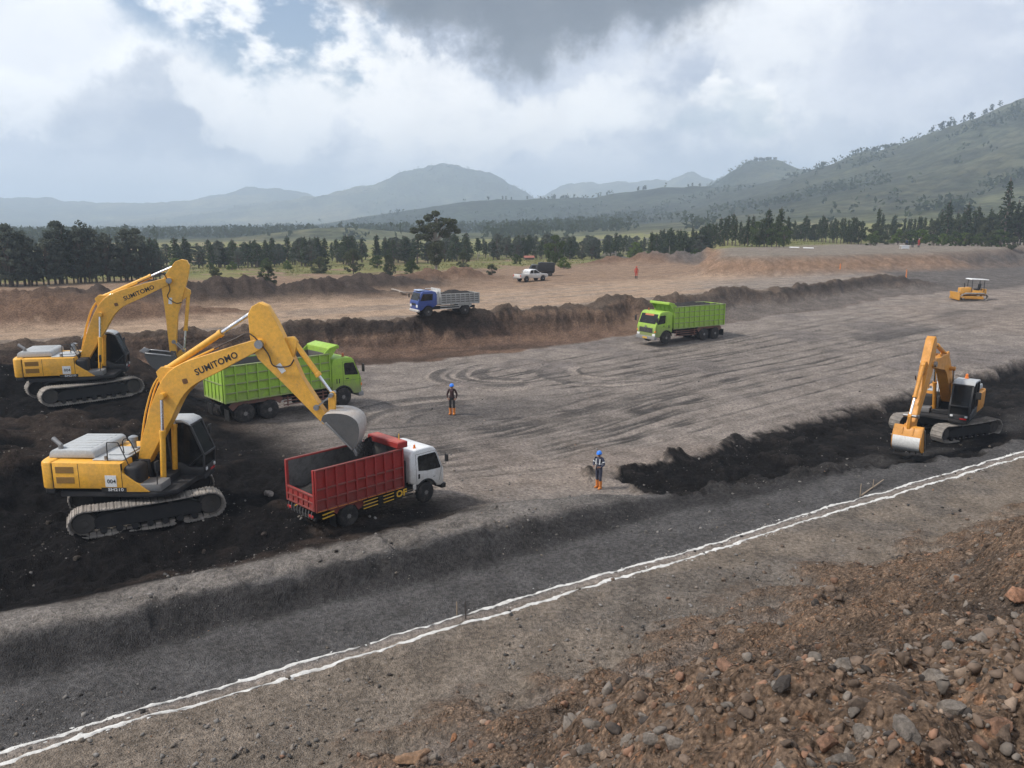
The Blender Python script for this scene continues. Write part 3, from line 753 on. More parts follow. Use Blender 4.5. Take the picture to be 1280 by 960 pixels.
    mb = MB(); mb.prism([(-.02, 1.19), (-.02, 1.62), (1.0, 1.62), (1.3, 1.45), (1.77, 1.45), (1.75, 1.19)], y0, y1); mb.build('cab_base', cabm, root, .025, 2, **U)
    for y in (y0 + .03, y1 - .03):
        mb = MB()
        for a, b in (((0, 1.6), (0, 2.72)), ((0, 2.72), (.13, 2.9)), ((.13, 2.9), (1.24, 2.92)), ((1.24, 2.92), (1.42, 2.82)), ((1.42, 2.82), (1.78, 1.85)), ((1.78, 1.85), (1.74, 1.4)), ((.72, 1.6), (.66, 2.9))):
            mb.bar((a[0], y, a[1]), (b[0], y, b[1]), .06, .075, (0, 1, 0))
        mb.bar((1.28, y, 1.5), (1.75, y, 1.9), .03, .03, (0, 1, 0))
        mb.build('cab_frame', cabm, root, .01, **U)
        mb = MB(); mb.prism([(.04, 1.62), (.04, 2.68), (.15, 2.86), (.62, 2.88), (.68, 1.62)], y - .004, y + .004); mb.build('side_window', gl, root, **U)
        mb = MB(); mb.prism([(.74, 1.62), (.70, 2.88), (1.22, 2.88), (1.38, 2.80), (1.74, 1.85), (1.72, 1.5), (1.3, 1.5), (1.0, 1.62)], y - .004, y + .004); mb.build('side_window', gl, root, **U)
    mb = MB()
    for x, z in ((1.78, 1.86), (1.42, 2.83), (0, 2.72)): mb.b2(x - .035, x + .035, y0, y1, z - .035, z + .035)
    mb.build_each('cross_bar', cabm, root, .01, **U)
    mb = MB(); mb.prism([(1.735, 1.46), (1.775, 1.87), (1.785, 1.87), (1.745, 1.46)], y0 + .06, y1 - .06); mb.prism([(1.775, 1.89), (1.415, 2.80), (1.425, 2.80), (1.785, 1.89)], y0 + .06, y1 - .06); mb.build('windscreen', gl, root, **U)
    mb = MB(); mb.b2(-.03, -.02, y0 + .06, y1 - .06, 1.65, 2.68); mb.build('rear_window', gl, root, **U)
    mb = MB(); mb.prism([(-.06, 2.70), (.08, 2.95), (.2, 2.99), (1.16, 3.01), (1.36, 2.93), (1.46, 2.82), (1.40, 2.84), (1.2, 2.93), (.14, 2.91), (.0, 2.72)], y0 - .02, y1 + .02); mb.build('cab_roof', M_GREYP(), root, .015, 2, **U)
    seat = mat('seat_cloth', (.05, .055, .06), .8, 0, .2)
    mb = MB(); mb.b2(.15, .72, .62, 1.12, 1.62, 1.78); mb.box((.17, .87, 2.1), (.14, .46, .7), (0, R(-10), 0)); mb.build('seat', seat, root, .05, 2, **U)
    mb = MB(); mb.b2(.3, .95, .47, .60, 1.62, 1.95); mb.b2(.3, .9, 1.14, 1.25, 1.62, 1.95); mb.bar((1.5, .5, 1.45), (1.45, .5, 2.1), .06, .05); mb.build_each('console', cabm, root, .02, **U)
    mb = MB(); mb.bar((1.40, 1.36, 2.5), (1.55, 1.55, 2.5), .025, .025); mb.box((1.56, 1.57, 2.42), (.05, .2, .34)); mb.build('mirror', M_BLACK(), root, .012, **U); mb = MB(); mb.bar((1.0, -1.2, 1.3), (1.05, -1.2, 1.95), .03, .03); mb.box((1.06, -1.22, 2.0), (.06, .22, .32)); mb.build('mirror', M_BLACK(), root, .012, **U)
    mb = MB(); mb.b2(1.77, 1.80, .5, .62, 1.32, 1.42); mb.b2(1.77, 1.80, 1.12, 1.24, 1.32, 1.42); mb.build_each('work_light', M_LENS(), root, .01, **U)
    mb = MB(); mb.b2(1.752, 1.775, .92, 1.2, 1.22, 1.29); mb.build('reflector', M_RED(), root, **U)
    if beacon:
        mb = MB(); mb.lathe([(3.0, .09), (3.06, .09), (3.07, .07), (3.2, .06), (3.23, .02)], (.35, .78, 0), 14, 'z'); mb.build('beacon', M_AMBER(), root, **U)
    # --- boom, arm, bucket in the machine's middle plane
    F0 = Vector((.12, 1.80)); cb, sb = math.cos(B), math.sin(B)
    def bm_(a, b): return Vector((F0.x + a * cb - b * sb, F0.y + a * sb + b * cb))
    T = bm_(LB, 0)
    cl = bez([(0, 0), (1.35, .55), (2.75, .95), (4.1, .52), (LB, 0)], 6)
    n = len(cl); up_, lo_ = [], []
    for i, p in enumerate(cl):
        t = i / (n - 1); d = (cl[min(i + 1, n - 1)] - cl[max(i - 1, 0)]).normalized(); nn = Vector((-d.y, d.x))
        wv = np.interp(t, [0, .12, .3, .5, .7, .9, 1], [.16, .25, .36, .40, .32, .21, .165])
        up_.append(p + nn * wv); lo_.append(p - nn * wv)
    tipc = [Vector((LB, 0)) + .17 * Vector((math.cos(a), math.sin(a))) for a in (-.9, -.3, .3)]
    outl = [bm_(*q) for q in lo_ + tipc + up_[::-1]]
    mb = MB(); mb.prism([tuple(q) for q in outl], -.23, .23); boom = mb.build('boom', Y, root, .012, **U)
    mb = MB()
    for s in (-1, 1): mb.cyl((T.x, .22 * s, T.y), (T.x, .34 * s, T.y), .13, n=18)
    mb.cyl((F0.x, -.42, F0.y), (F0.x, .42, F0.y), .12, n=16); mb.build_each('boom_pin', st, root, **U)
    q = bm_(2.12, .95)
    mb = MB(); mb.cyl((q.x, -.47, q.y), (q.x, .47, q.y), .10, n=16); mb.build('boom_boss', Y, root, **U)
    mb = MB(); mb.b2(-.25, .42, -.40, -.28, 1.19, 1.95); mb.b2(-.25, .42, .28, .40, 1.19, 1.95); mb.b2(.6, 1.0, -.5, .4, 1.19, 1.4); mb.build_each('boom_bracket', dk, root, .03, **U)
    def ram(p, q, rb, rr, y, frac, m):
        p3, q3 = Vector((p.x, y, p.y)), Vector((q.x, y, q.y)); mid = p3.lerp(q3, frac); d = (q3 - p3).normalized()
        mb = MB(); mb.cyl(p3, mid, rb, n=16); mb.cyl(mid - d * .12, mid, rb * 1.18, n=16); mb.cyl(p3 + Vector((0, -rb, 0)), p3 + Vector((0, rb, 0)), rb * 1.25, n=14); o = mb.build('cylinder_barrel', m, root, .008, **U)
        mb = MB(); mb.cyl(mid, q3, rr, n=14); o2 = mb.build('cylinder_rod', M_CHROME(), o)
        mb = MB(); mb.cyl(q3 + Vector((0, -rb * .9, 0)), q3 + Vector((0, rb * .9, 0)), rb * .95, n=14); mb.build('rod_eye', m, o)
    for s in (-1, 1): ram(Vector((.82, 1.30)), q, .085, .05, .40 * s, .60 if B > R(40) else .66, Y)
    # arm
    ca, sa = math.cos(A), math.sin(A)
    def am(c, d): return Vector((T.x + c * ca - d * sa, T.y + c * sa + d * ca))
    Pn = am(LA, 0)
    outl = [(-.90, .30), (-1.0, .55), (-.96, .80), (-.72, .92), (-.10, .80), (.62, .60), (1.6, .30), (LA - .35, .15), (LA + .02, .16), (LA + .14, 0), (LA, -.14), (LA - .5, -.17), (1.2, -.27), (.3, -.36), (-.10, -.26), (-.36, -.10)]
    mb = MB(); mb.prism([tuple(am(*q_)) for q_ in outl], -.175, .175); mb.build('arm', Y, root, .012, **U)
    ac, e1 = bm_(2.55, 1.50), am(-.86, .62)
    mb = MB()
    for s in (-1, 1): mb.prism([tuple(bm_(*w)) for w in ((2.25, 1.28), (2.45, 1.62), (2.68, 1.62), (3.0, 1.28), (2.6, 1.2))], s * .13 - .025, s * .13 + .025)
    mb.build('cylinder_bracket', Y, root, .008, **U)
    ram(ac, e1, .10, .058, 0., .62, Y)
    bc, li = am(.55, .80), None
    k1 = am(LA - .52, .06)                      # rocker pivot on the arm
    e = Vector((math.cos(K), math.sin(K))); nb = Vector((-e.y, e.x))
    def bk(a, b): return Pn + e * (a * BS) + nb * (b * BS)
    lp = bk(-.08, .36)                          # link pin on the bucket
    # rocker top: meets link of .56 and rocker of .58
    dv = lp - k1; D = dv.length; ra, rl = .60, .58
    x_ = (ra * ra - rl * rl + D * D) / (2 * D) if D < ra + rl else D / 2; hh_ = math.sqrt(max(.0, ra * ra - x_ * x_)) if D < ra + rl else 0.
    dn = dv.normalized(); cand = [k1 + dn * x_ + Vector((-dn.y, dn.x)) * hh_, k1 + dn * x_ - Vector((-dn.y, dn.x)) * hh_]
    up_n = Vector((-sa, ca)); rk = max(cand, key=lambda c: (c - k1).dot(up_n))
    mb = MB()
    for s in (-1, 1): mb.bar((k1.x, .20 * s, k1.y), (rk.x, .20 * s, rk.y), .04, .12, (0, 1, 0)); mb.cyl((k1.x, .16 * s, k1.y), (k1.x, .24 * s, k1.y), .09); 
    mb.cyl((rk.x, -.26, rk.y), (rk.x, .26, rk.y), .065); mb.build('rocker', st, root, **U)
    mb = MB(); mb.bar((rk.x, 0, rk.y), (lp.x, 0, lp.y), .22, .13, (0, 1, 0)); mb.cyl((lp.x, -.26, lp.y), (lp.x, .26, lp.y), .07); mb.build('bucket_link', Y, root, .02, **U)
    mb = MB(); mb.prism([tuple(am(*w)) for w in ((.25, .6), (.45, .90), (.64, .90), (.95, .48))], -.09, .09); mb.build('cylinder_bracket', Y, root, .008, **U)
    ram(bc, rk, .085, .048, 0., .66, Y)
    # bucket shell
    bw = .56
    sh = bez([(-.12, .02), (-.22, .30), (.02, .62), (.42, .92), (.85, .98), (1.2, .72), (1.42, .34), (1.52, .02)], 4)
    outer = [bk(*p) for p in sh]; inner = []
    for i, p in enumerate(sh):
        d = (sh[min(i + 1, len(sh) - 1)] - sh[max(i - 1, 0)]).normalized(); nn = Vector((d.y, -d.x)); inner.append(bk(*(p + nn * .045)))
    BM = bucket_mat
    mb = MB(); mb.prism([tuple(p) for p in outer + inner[::-1]], -bw, bw); mb.build('bucket_shell', BM, root, **U)
    bs = mat('bucket_side_steel', (.10, .10, .10), .55, .3, .6, (.17, .16, .15)) if not bucket_paint else BM
    for s in (-1, 1):
        mb = MB(); mb.prism([tuple(p) for p in [bk(*q_) for q_ in sh[1:-1]] + [bk(1.50, .02), bk(.75, .16)]], s * bw - .018, s * bw + .018); mb.build('bucket_side', bs, root, **U)
        mb = MB(); mb.bar(tuple((lambda v_: (v_.x, s * bw, v_.y))(bk(.02, .14))), tuple((lambda v_: (v_.x, s * bw, v_.y))(bk(1.46, .06))), .06, .12, (0, 1, 0)); mb.build('side_cutter', st, root, .01, **U)
    mb = MB()
    for s in (-1, 1): mb.prism([tuple(bk(*w)) for w in ((-.16, -.1), (.12, -.1), (.28, .5), (.1, .74), (-.2, .48))], s * .21 - .025, s * .21 + .025)
    mb.build_each('bucket_ear', BM, root, **U)
    for k in range(5):
        y = -bw + .07 + k * (2 * bw - .14) / 4
        a_, b_ = bk(1.40, .10), bk(1.76, -.05)
        mb = MB(); mb.bar((a_.x, y, a_.y), (b_.x, y, b_.y), .09, .07, (0, 1, 0)); mb.build('bucket_tooth', st, root, .02, **U)
    if bucket_paint:
        wp = [bk(*p) + (bk(*p) - bk(.5, .3)).normalized() * .006 for p in sh[10:29]]; wi = [bk(*p) for p in sh[10:29]]
        mb = MB(); mb.prism([tuple(p) for p in wp + wi[::-1]], -bw + .02, bw - .02); mb.build('wear_plate', mat('scoured_steel', (.72, .72, .70), .4, .2, .2, (.4, .37, .33)), root, **U)
    # hose over the arm joint and along the boom
    hm_ = mat('hose', (.03, .018, .012), .5, 0, .2)
    g1 = [bm_(4.3, .86), bm_(5.0, .62), am(-.05, -.22) if False else bm_(5.45, .40), am(.35, .02), am(.75, -.1), am(1.05, .25), am(1.0, .52)]
    for s in (-1,):
        mb = MB(); mb.tube([(v_.x, -.25 if i > 1 else -.2, v_.z if hasattr(v_, 'z') else v_.y) for i, v_ in enumerate(bez(g1, 4))], .022, 6); mb.build('hydraulic_hose', hm_, root, **U)
    mb = MB(); mb.tube([(w.x, -.12, w.y) for w in bez([bm_(.3, .4), bm_(1.3, 1.05), bm_(2.3, 1.46), bm_(3.2, 1.24), bm_(4.3, .86)], 5)], .03, 6); mb.tube([(w.x, .12, w.y) for w in bez([bm_(.3, .4), bm_(1.3, 1.05), bm_(2.3, 1.46), bm_(3.2, 1.24), bm_(4.3, .86)], 5)], .03, 6)
    mb.build_each('hydraulic_pipe', Y, root, **U)
    Rz = Matrix.Rotation(upper, 4, 'Z')
    if letter:
        ink = mat('black_lettering', (.012, .012, .012), .5, 0, .12)
        p = bm_(4.02, .50); dd = bm_(4.6, .30) - bm_(3.3, .78); ang = math.atan2(dd.y, dd.x)
        for s in (-1, 1):
            text_mesh('boom_lettering', 'SUMITOMO', .27, ink, root, Rz @ Vector((p.x, s * .2315, p.y)), (R(90), -ang if s < 0 else ang, upper if s < 0 else upper + R(180)), offset=.007)
        p = bm_(2.92, .80)
        mb = MB(); mb.lathe([(-.236, .02), (-.236, .085), (-.231, .085), (-.231, .02)], (p.x, 0, p.y), 18); mb.box((p.x, -.237, p.y), (.03, .006, .2), (0, .5, 0)); mb.box((p.x, -.237, p.y), (.2, .006, .03), (0, .5, 0)); mb.build('boom_emblem', mat('brown_emblem', (.16, .07, .02), .5, 0, .1), root, **U)
    if plate:
        mb = MB(); mb.b2(-.52, -.18, -1.274, -1.266, 1.36, 1.72); pl_ = mb.build('number_plate', M_WHITE(), root, **U)
        text_mesh('plate_number', plate, .17, mat('black_lettering', (.012, .012, .012), .5, 0, .12), root, Rz @ Vector((-.33, -1.277, 1.53)), (R(90), 0, upper), offset=.004, extrude=.001)
        mb = MB(); mb.b2(-.66, .10, -1.272, -1.266, 1.21, 1.34); mb.build('model_strip', M_BLACK(), root, **U)
        text_mesh('model_lettering', 'SH210', .13, mat('silver_lettering', (.6, .6, .6), .4, 0, .1), root, Rz @ Vector((-.22, -1.276, 1.275)), (R(90), 0, upper), offset=.003, extrude=.001, sx=1.3)
        mb = MB(); p = am(.95, .0); mb.box((p.x, -.178, p.y), (.3, .006, .16), (0, -A + R(4), 0)); mb.build('arm_decal', M_WHITE(), root, **U)
    return root

# ------------------------------------------------------------------ wheels, trucks
def wheel(parent, x, y, r, w, rimc, dual=False, out=1, hub=.5):
    """tyre and rim; `out` = +1 when the outer face looks along +y"""
    prof = [(-w / 2, r * .60), (-w / 2 - .005, r * .80), (-w / 2 + .02, r * .95), (-w * .33, r), (w * .33, r), (w / 2 - .02, r * .95), (w / 2 + .005, r * .80), (w / 2, r * .60)]
    mb = MB(); mb.lathe(prof, (x, y, r), 32)
    if dual: mb.lathe([(a - out * w * 1.12, b) for a, b in prof], (x, y, r), 32)
    for k in range(30):
        t = 2 * math.pi * k / 30
        mb.box((x + math.cos(t) * r, y + (.12 if k % 2 else -.12) * w, r + math.sin(t) * r), (.028, w * .5, r * .11), (0, -t, (.5 if k % 2 else -.5)))
    wh = mb.build('wheel', M_RUBBER(), parent)
    o = out; d = w / 2
    mb = MB(); mb.lathe([(o * (d - .01), r * .60), (o * (d - .0), r * .56), (o * (d - (.10 if dual else .03)), r * .50), (o * (d - (.14 if dual else .05)), r * .30), (o * (d - .05), r * .24), (o * (d + .01), r * .20), (o * (d + .02), r * .05)], (x, y, r), 24)
    for k in range(8):
        t = 2 * math.pi * k / 8; mb.cyl((x + math.cos(t) * r * .27, y + o * (d - .06), r + math.sin(t) * r * .27), (x + math.cos(t) * r * .27, y + o * (d - .0), r + math.sin(t) * r * .27), r * .03, n=6)
    mb.build('rim', rimc, wh)
    mb = MB()
    for k in range(6):
        t = 2 * math.pi * (k + .5) / 6; mb.cyl((x + math.cos(t) * r * .40, y + o * (d - .2), r + math.sin(t) * r * .40), (x + math.cos(t) * r * .40, y + o * (d - (.095 if dual else .028)), r + math.sin(t) * r * .40), r * .06, n=8)
    mb.build('rim_opening', M_BLACK(), wh)
    return wh
def tri_glass(mb, pts, y, s):
    mb.prism(pts, y - .002 * s, y + .006 * s)
def dump_bed(root, x0, x1, w, zf, zt, paint, ncol, zrows, inner, canopy=None, rib=.05, tailgate_z=None, toprail=.07):
    """steel tipping body: plates, each rib and rail a piece of its own, head board, canopy, tailgate"""
    t = .05
    mb = MB(); mb.b2(x0, x1, -w / 2 + .06, w / 2 - .06, zf, zf + .08); mb.build('bed_floor', inner, root)
    for s in (-1, 1):
        mb = MB(); mb.b2(x0, x1, s * (w / 2 - .05) - .02, s * (w / 2 - .05) + .02, zf, zt); sd_ = mb.build('bed_side', paint, root)
        mb = MB(); mb.b2(x0 + .05, x1 - .05, s * (w / 2 - .074) - .002, s * (w / 2 - .074) + .002, zf + .08, zt - .03); mb.build('side_liner', inner, sd_)
        mb = MB(); mb.b2(0, rib * 1.5, -.06, .06, zf - .04, zt + .01); me = mb.mesh('upright_rib', .01); me.materials.append(paint)
        for k in range(ncol + 1):
            link('upright_rib', me, sd_, (x0 + (x1 - x0 - rib * 1.5) * k / ncol, s * (w / 2 - .0), 0))
        mb = MB(); mb.b2(x0 - .003, x1 + .003, -.052, .052, -toprail / 2, toprail / 2); me = mb.mesh('side_rail', .01); me.materials.append(paint)
        for z in zrows + [zt, zf]: link('side_rail', me, sd_, (0, s * (w / 2 - .0), z))
    mb = MB(); mb.b2(x1 - .05, x1, -w / 2, w / 2, zf, zt + (canopy[1] if canopy else 0)); hb = mb.build('head_board', paint, root, .01)
    mb = MB()
    for k in range(5): mb.b2(x1 - .003, x1 + .05, -w / 2 + .05 + k * (w - .17) / 4, -w / 2 + .12 + k * (w - .17) / 4, zf + .1, zt)
    mb.build_each('head_rib', paint, hb)
    mb = MB(); mb.b2(x1 - .06, x1 - .053, -w / 2 + .08, w / 2 - .08, zf + .09, zt); mb.build('head_liner', inner, hb)
    tz = tailgate_z or zt
    mb = MB(); mb.b2(x0 - .02, x0 + .03, -w / 2 + .05, w / 2 - .05, zf, tz); tg = mb.build('tailgate', paint, root, .008)
    mb = MB(); mb.b2(-.06, -.022, -.035, .035, zf, tz); me = mb.mesh('tailgate_rib', .008); me.materials.append(paint)
    for k in range(6): link('tailgate_rib', me, tg, (x0, -w / 2 + .1 + (w - .2) * k / 5, 0))
    mb = MB(); mb.b2(-.062, -.02, -w / 2 + .06, w / 2 - .06, -.035, .035); me = mb.mesh('tailgate_rail', .008); me.materials.append(paint)
    for z in (zf + .04, (zf + tz) / 2, tz - .035): link('tailgate_rail', me, tg, (x0, 0, z))
    if tailgate_z:
        mb = MB()
        for s in (-1, 1): mb.b2(x0 - .05, x0 + .06, s * (w / 2 - .05) - .05, s * (w / 2 - .05) + .05, zf, zt + .02)
        mb.build_each('corner_post', paint, root, .01)
    if canopy:
        L, h, thick = canopy
        mb = MB(); mb.prism([(x1 - .06, zt + h - .06), (x1 - .02, zt + h + .03), (x1 + L - .08, zt + h + .06 + thick), (x1 + L, zt + h + thick), (x1 + L, zt + h + thick - .16), (x1 + L - .05, zt + h + thick - .16), (x1 + L - .08, zt + h - .02)], -w / 2, w / 2); cn = mb.build('cab_guard', paint, root, .012)
        mb = MB()
        for s in (-1, 1): mb.prism([(x1 - .4, zt), (x1 - .02, zt + h), (x1, zt)], s * (w / 2 - .05) - .02, s * (w / 2 - .05) + .02); mb.prism([(x1, zt - .35), (x1, zt + h), (x1 + L - .1, zt + h)], s * (w / 2 - .05) - .02, s * (w / 2 - .05) + .02)
        mb.build('guard_bracket', paint, cn)
def sand_load(root_obj, x0, x1, w, zf, h, label, seed=1, peak=(.5, .5)):
    """heap of sand lying in a body; its own thing, placed at the truck"""
    nx, ny = 36, 18; mb = bmesh.new(); vs = []
    for i in range(nx + 1):
        for j in range(ny + 1):
            a, b = i / nx, j / ny; x, y = x0 + (x1 - x0) * a, -w / 2 + w * b
            g = math.exp(-((a - peak[0]) / .30) ** 2 - ((b - peak[1]) / .42) ** 2)
            z = zf + h * (.35 + .65 * g) + .10 * float(fbm(np.array([x * 1.7]), np.array([y * 1.7]), seed, 4)[0])
            vs.append(mb.verts.new((x, y, z)))
    for i in range(nx):
        for j in range(ny): k = i * (ny + 1) + j; mb.faces.new((vs[k], vs[k + ny + 1], vs[k + ny + 2], vs[k + 1]))
    base = [[vs[i * (ny + 1)] for i in range(nx + 1)], [vs[i * (ny + 1) + ny] for i in range(nx, -1, -1)]]
    me = bpy.data.meshes.new('sand_load'); mb.to_mesh(me); mb.free(); me.materials.append(M_SAND())
    me.polygons.foreach_set('use_smooth', np.ones(len(me.polygons), bool))
    o = bpy.data.objects.new('sand_load', me); col.objects.link(o); o.location = root_obj.location; o.rotation_euler = root_obj.rotation_euler; o.scale = root_obj.scale
    tag(o, label, 'sand'); return o
def chassis(root, xr, xf, zr=.78, w=.8, m=None):
    m = m or M_DARK()
    mb = MB()
    for s in (-1, 1): mb.b2(xr, xf, s * w / 2 - .05, s * w / 2 + .05, zr - .22, zr)
    for k in range(6): x = xr + .1 + (xf - xr - .2) * k / 5; mb.b2(x - .05, x + .05, -w / 2, w / 2, zr - .18, zr - .04)
    mb.build('chassis_frame', m, root)
def big_green_truck(label, loc, rz, loaded_label=None, loaded=False, marks=True):
    root = empty('dump_truck', loc, rz); tag(root, label, 'dump truck')
    G = mat('lime_green_paint', (.30, .51, .04), .5, 0, .38, (.23, .23, .13), coat=.1, mud=.75, wear=.35, wearcol=(.14, .20, .06))
    dk = M_DARK(); rust = mat('rusty_red_frame', (.16, .06, .04), .7, 0, .5)
    inner = mat('scoured_bed_steel', (.12, .115, .11), .6, .3, .5)
    # x = 0 midway between the rear axles; front axle at 4.8
    r, w = .53, .30
    chassis(root, -1.7, 6.3, .98, .86, dk)
    for x in (-.68, .68):
        for s in (-1, 1): wheel(root, x, s * 1.08, r, w, mat('truck_rim', (.21, .20, .19), .6, .3, .5), True, s)
        mb = MB(); mb.cyl((x, -1, r), (x, 1, r), .11, n=12); mb.lathe([(-.22, .1), (-.1, .24), (.1, .24), (.22, .1)], (x, 0, r), 16); mb.build('axle', dk, root)
    for s in (-1, 1): wheel(root, 5.2, s * 1.08, r, w, mat('truck_rim', (.21, .20, .19), .6, .3, .5), False, s)
    mb = MB(); mb.cyl((5.2, -1, r), (5.2, 1, r), .09, n=12); mb.build('axle', dk, root)
    dump_bed(root, -1.75, 4.42, 2.46, 1.25, 3.12, G, 10, [1.25 + 1.87 * k / 4 for k in (1, 2, 3)], inner, (.62, .30, .10))
    mb = MB()
    for s in (-1, 1): mb.b2(-1.6, 4.3, s * .5 - .07, s * .5 + .07, 1.02, 1.24)
    mb.build_each('bed_subframe', dk, root)
    for s in (-1, 1):       # mudguards and side rails
        y = s * 1.12
        mb = MB()
        pr = [(-1.42, .88), (-1.05, 1.18), (1.05, 1.18), (1.42, .9)]
        for a, b in zip(pr, pr[1:]): mb.bar((a[0], y, a[1]), (b[0], y, b[1]), .34, .035, (0, 1, 0))
        mb.build('mudguard', rust, root)
        mb = MB()
        for z in (.62, .82, 1.0): mb.b2(1.55, 4.2, y - .02, y + .02, z - .03, z + .03)
        mb.b2(1.75, 1.81, y - .05, y, .55, 1.1); mb.b2(3.9, 3.96, y - .05, y, .55, 1.1)
        mb.build('side_guard', rust, root)
    mb = MB(); mb.b2(2.3, 3.4, .55, 1.0, .5, .98); mb.build('fuel_tank', dk, root, .05, 2)
    mb = MB(); mb.b2(2.3, 3.2, -1.0, -.55, .55, .95); mb.build('battery_box', dk, root, .03)
    mb = MB()
    for s in (-1, 1): mb.b2(-1.62, -1.59, s * 1.05 - .28, s * 1.05 + .28, .28, .86)
    mb.build_each('mud_flap', M_BLACK(), root)
    # cab
    c0 = 4.5
    arch = [(c0 + .70 + .62 * math.cos(a), .50 + .62 * math.sin(a)) for a in [math.pi * k / 12 for k in range(12, -1, -1)]]
    prof = [(c0 + .02, .95)] + [q for q in arch if q[1] > .85] + [(c0 + 1.42, .62), (c0 + 1.95, .60), (c0 + 1.98, 1.45), (c0 + 1.86, 1.75), (c0 + 1.52, 2.58), (c0 + 1.38, 2.74), (c0 + 1.2, 2.80), (c0 + .35, 2.78), (c0 + .12, 2.68), (c0 + .02, 2.45)]
    mb = MB(); mb.prism(prof, -1.19, 1.19); cab = mb.build('cab', G, root, .06, 3)
    gl = glass('dark_glass', (.05, .055, .06), .25)
    for s in (-1, 1):
        mb = MB(); tri_glass(mb, [(c0 + .86, 1.80), (c0 + .82, 2.42), (c0 + .90, 2.50), (c0 + 1.46, 2.46), (c0 + 1.74, 1.78), (c0 + 1.7, 1.72)], s * 1.19, s); mb.build('door_window', gl, cab)
        mb = MB()
        for a, b in (((.76, .98), (.74, 2.56)), ((.74, 2.56), (1.5, 2.54)), ((1.5, 2.54), (1.83, 1.75)), ((1.83, 1.75), (1.84, 1.1)), ((.78, 1.45), (1.84, 1.45))): mb.bar((c0 + a[0], s * 1.191, a[1]), (c0 + b[0], s * 1.191, b[1]), .012, .014, (0, 1, 0))
        mb.build('door_seam', mat('green_shadow_gap', (.05, .09, .01), .6, 0, .2), cab)
        mb = MB(); mb.b2(c0 + .92, c0 + 1.12, s * 1.19 - .02, s * 1.19 + .02, 1.54, 1.59); mb.b2(c0 + .30, c0 + .36, s * 1.19 - .006, s * 1.19 + .006, 1.35, 1.62); mb.b2(c0 + .46, c0 + .52, s * 1.19 - .006, s * 1.19 + .006, 1.35, 1.62); mb.build('door_handle', M_BLACK(), cab)
        mb = MB(); mb.tube([(c0 + .70 + .64 * math.cos(a), s * 1.17, .50 + .66 * math.sin(a)) for a in [math.pi * k / 12 for k in range(11, 0, -1)]], .06, 6); mb.build('wheel_arch', M_BLACK(), cab)
        mb = MB(); mb.bar((c0 + 1.75, s * 1.2, 2.4), (c0 + 1.95, s * 1.38, 2.35), .03, .03); mb.box((c0 + 1.97, s * 1.40, 2.12), (.08, .2, .46)); mb.build('mirror', M_BLACK(), cab, .02)
        mb = MB(); mb.b2(c0 + 1.90, c0 + 2.0, s * .98 - .18, s * .98 + .18, .72, .92); mb.build('headlight', M_LENS(), cab, .03)
        mb = MB(); mb.b2(c0 + 1.88, c0 + 1.99, s * 1.13 - .07, s * 1.13 + .07, 1.04, 1.2); mb.build('turn_signal', M_AMBER(), cab, .02)
    mb = MB(); mb.prism([(c0 + 1.862, 1.77), (c0 + 1.535, 2.57), (c0 + 1.545, 2.58), (c0 + 1.874, 1.775)], -1.04, 1.04); mb.build('windscreen', glass('front_glass', (.25, .27, .28), .4), cab)
    mb = MB(); mb.prism([(c0 + 1.60, 2.43), (c0 + 1.545, 2.565), (c0 + 1.556, 2.575), (c0 + 1.612, 2.435)], -.55, .55); mb.build('sun_strip', mat('orange_film', (.5, .16, .06), .5, 0, .2), cab)
    mb = MB(); mb.bar((c0 + 1.87, -.8, 1.80), (c0 + 1.76, -.2, 2.05), .02, .02); mb.bar((c0 + 1.87, .2, 1.80), (c0 + 1.76, .7, 2.05), .02, .02); mb.build_each('wiper', M_BLACK(), cab)
    mb = MB(); mb.b2(c0 + 1.97, c0 + 2.0, -.85, .85, 1.0, 1.42); gr = mb.build('grille', M_BLACK(), cab, .03)
    mb = MB()
    for k in range(4): mb.b2(c0 + 2.0, c0 + 2.015, -.82, .82, 1.06 + k * .095, 1.09 + k * .095)
    mb.lathe([(c0 + 1.99, .02), (c0 + 1.99, .12), (c0 + 2.02, .12), (c0 + 2.02, .02)], (0, 0, 0), 4, 'z') if False else None
    mb.build_each('grille_bar', M_STEEL(), gr)
    mb = MB(); mb.cyl((c0 + 2.0, 0, 1.5), (c0 + 2.02, 0, 1.5), .10, n=18); mb.build('emblem', M_CHROME(), cab)
    mb = MB(); mb.b2(c0 + 1.75, c0 + 2.08, -1.2, 1.2, .42, .70); mb.build('bumper', mat('bumper_grey', (.25, .25, .25), .5, 0, .4), root, .05, 2)
    mb = MB(); mb.b2(c0 + 2.08, c0 + 2.09, -.28, .28, .47, .62); mb.build('licence_plate', mat('yellow_plate', (.65, .38, .02), .5, 0, .2), root)
    mb = MB(); mb.lathe([(2.79, .09), (2.84, .09), (2.86, .07), (2.98, .06), (3.0, .02)], (c0 + 1.05, -.75, 0), 12, 'z'); mb.build('beacon', mat('beacon_brown', (.35, .09, .03), .3, 0, .2), root)
    mb = MB(); mb.cyl((c0 - .02, -.8, 1.3), (c0 - .02, -.8, 2.6), .09, n=12); mb.b2(c0 - .06, c0 + .01, -1.0, 1.0, 1.0, 2.3); mb.build('air_intake', M_BLACK(), root, .02)
    if loaded: sand_load(root, -1.65, 4.3, 2.25, 2.9, .42, loaded_label, 3, (.55, .5))
    else: sand_load(root, -1.65, 4.3, 2.25, 1.4, .55, loaded_label, 3, (.45, .5))
    return root
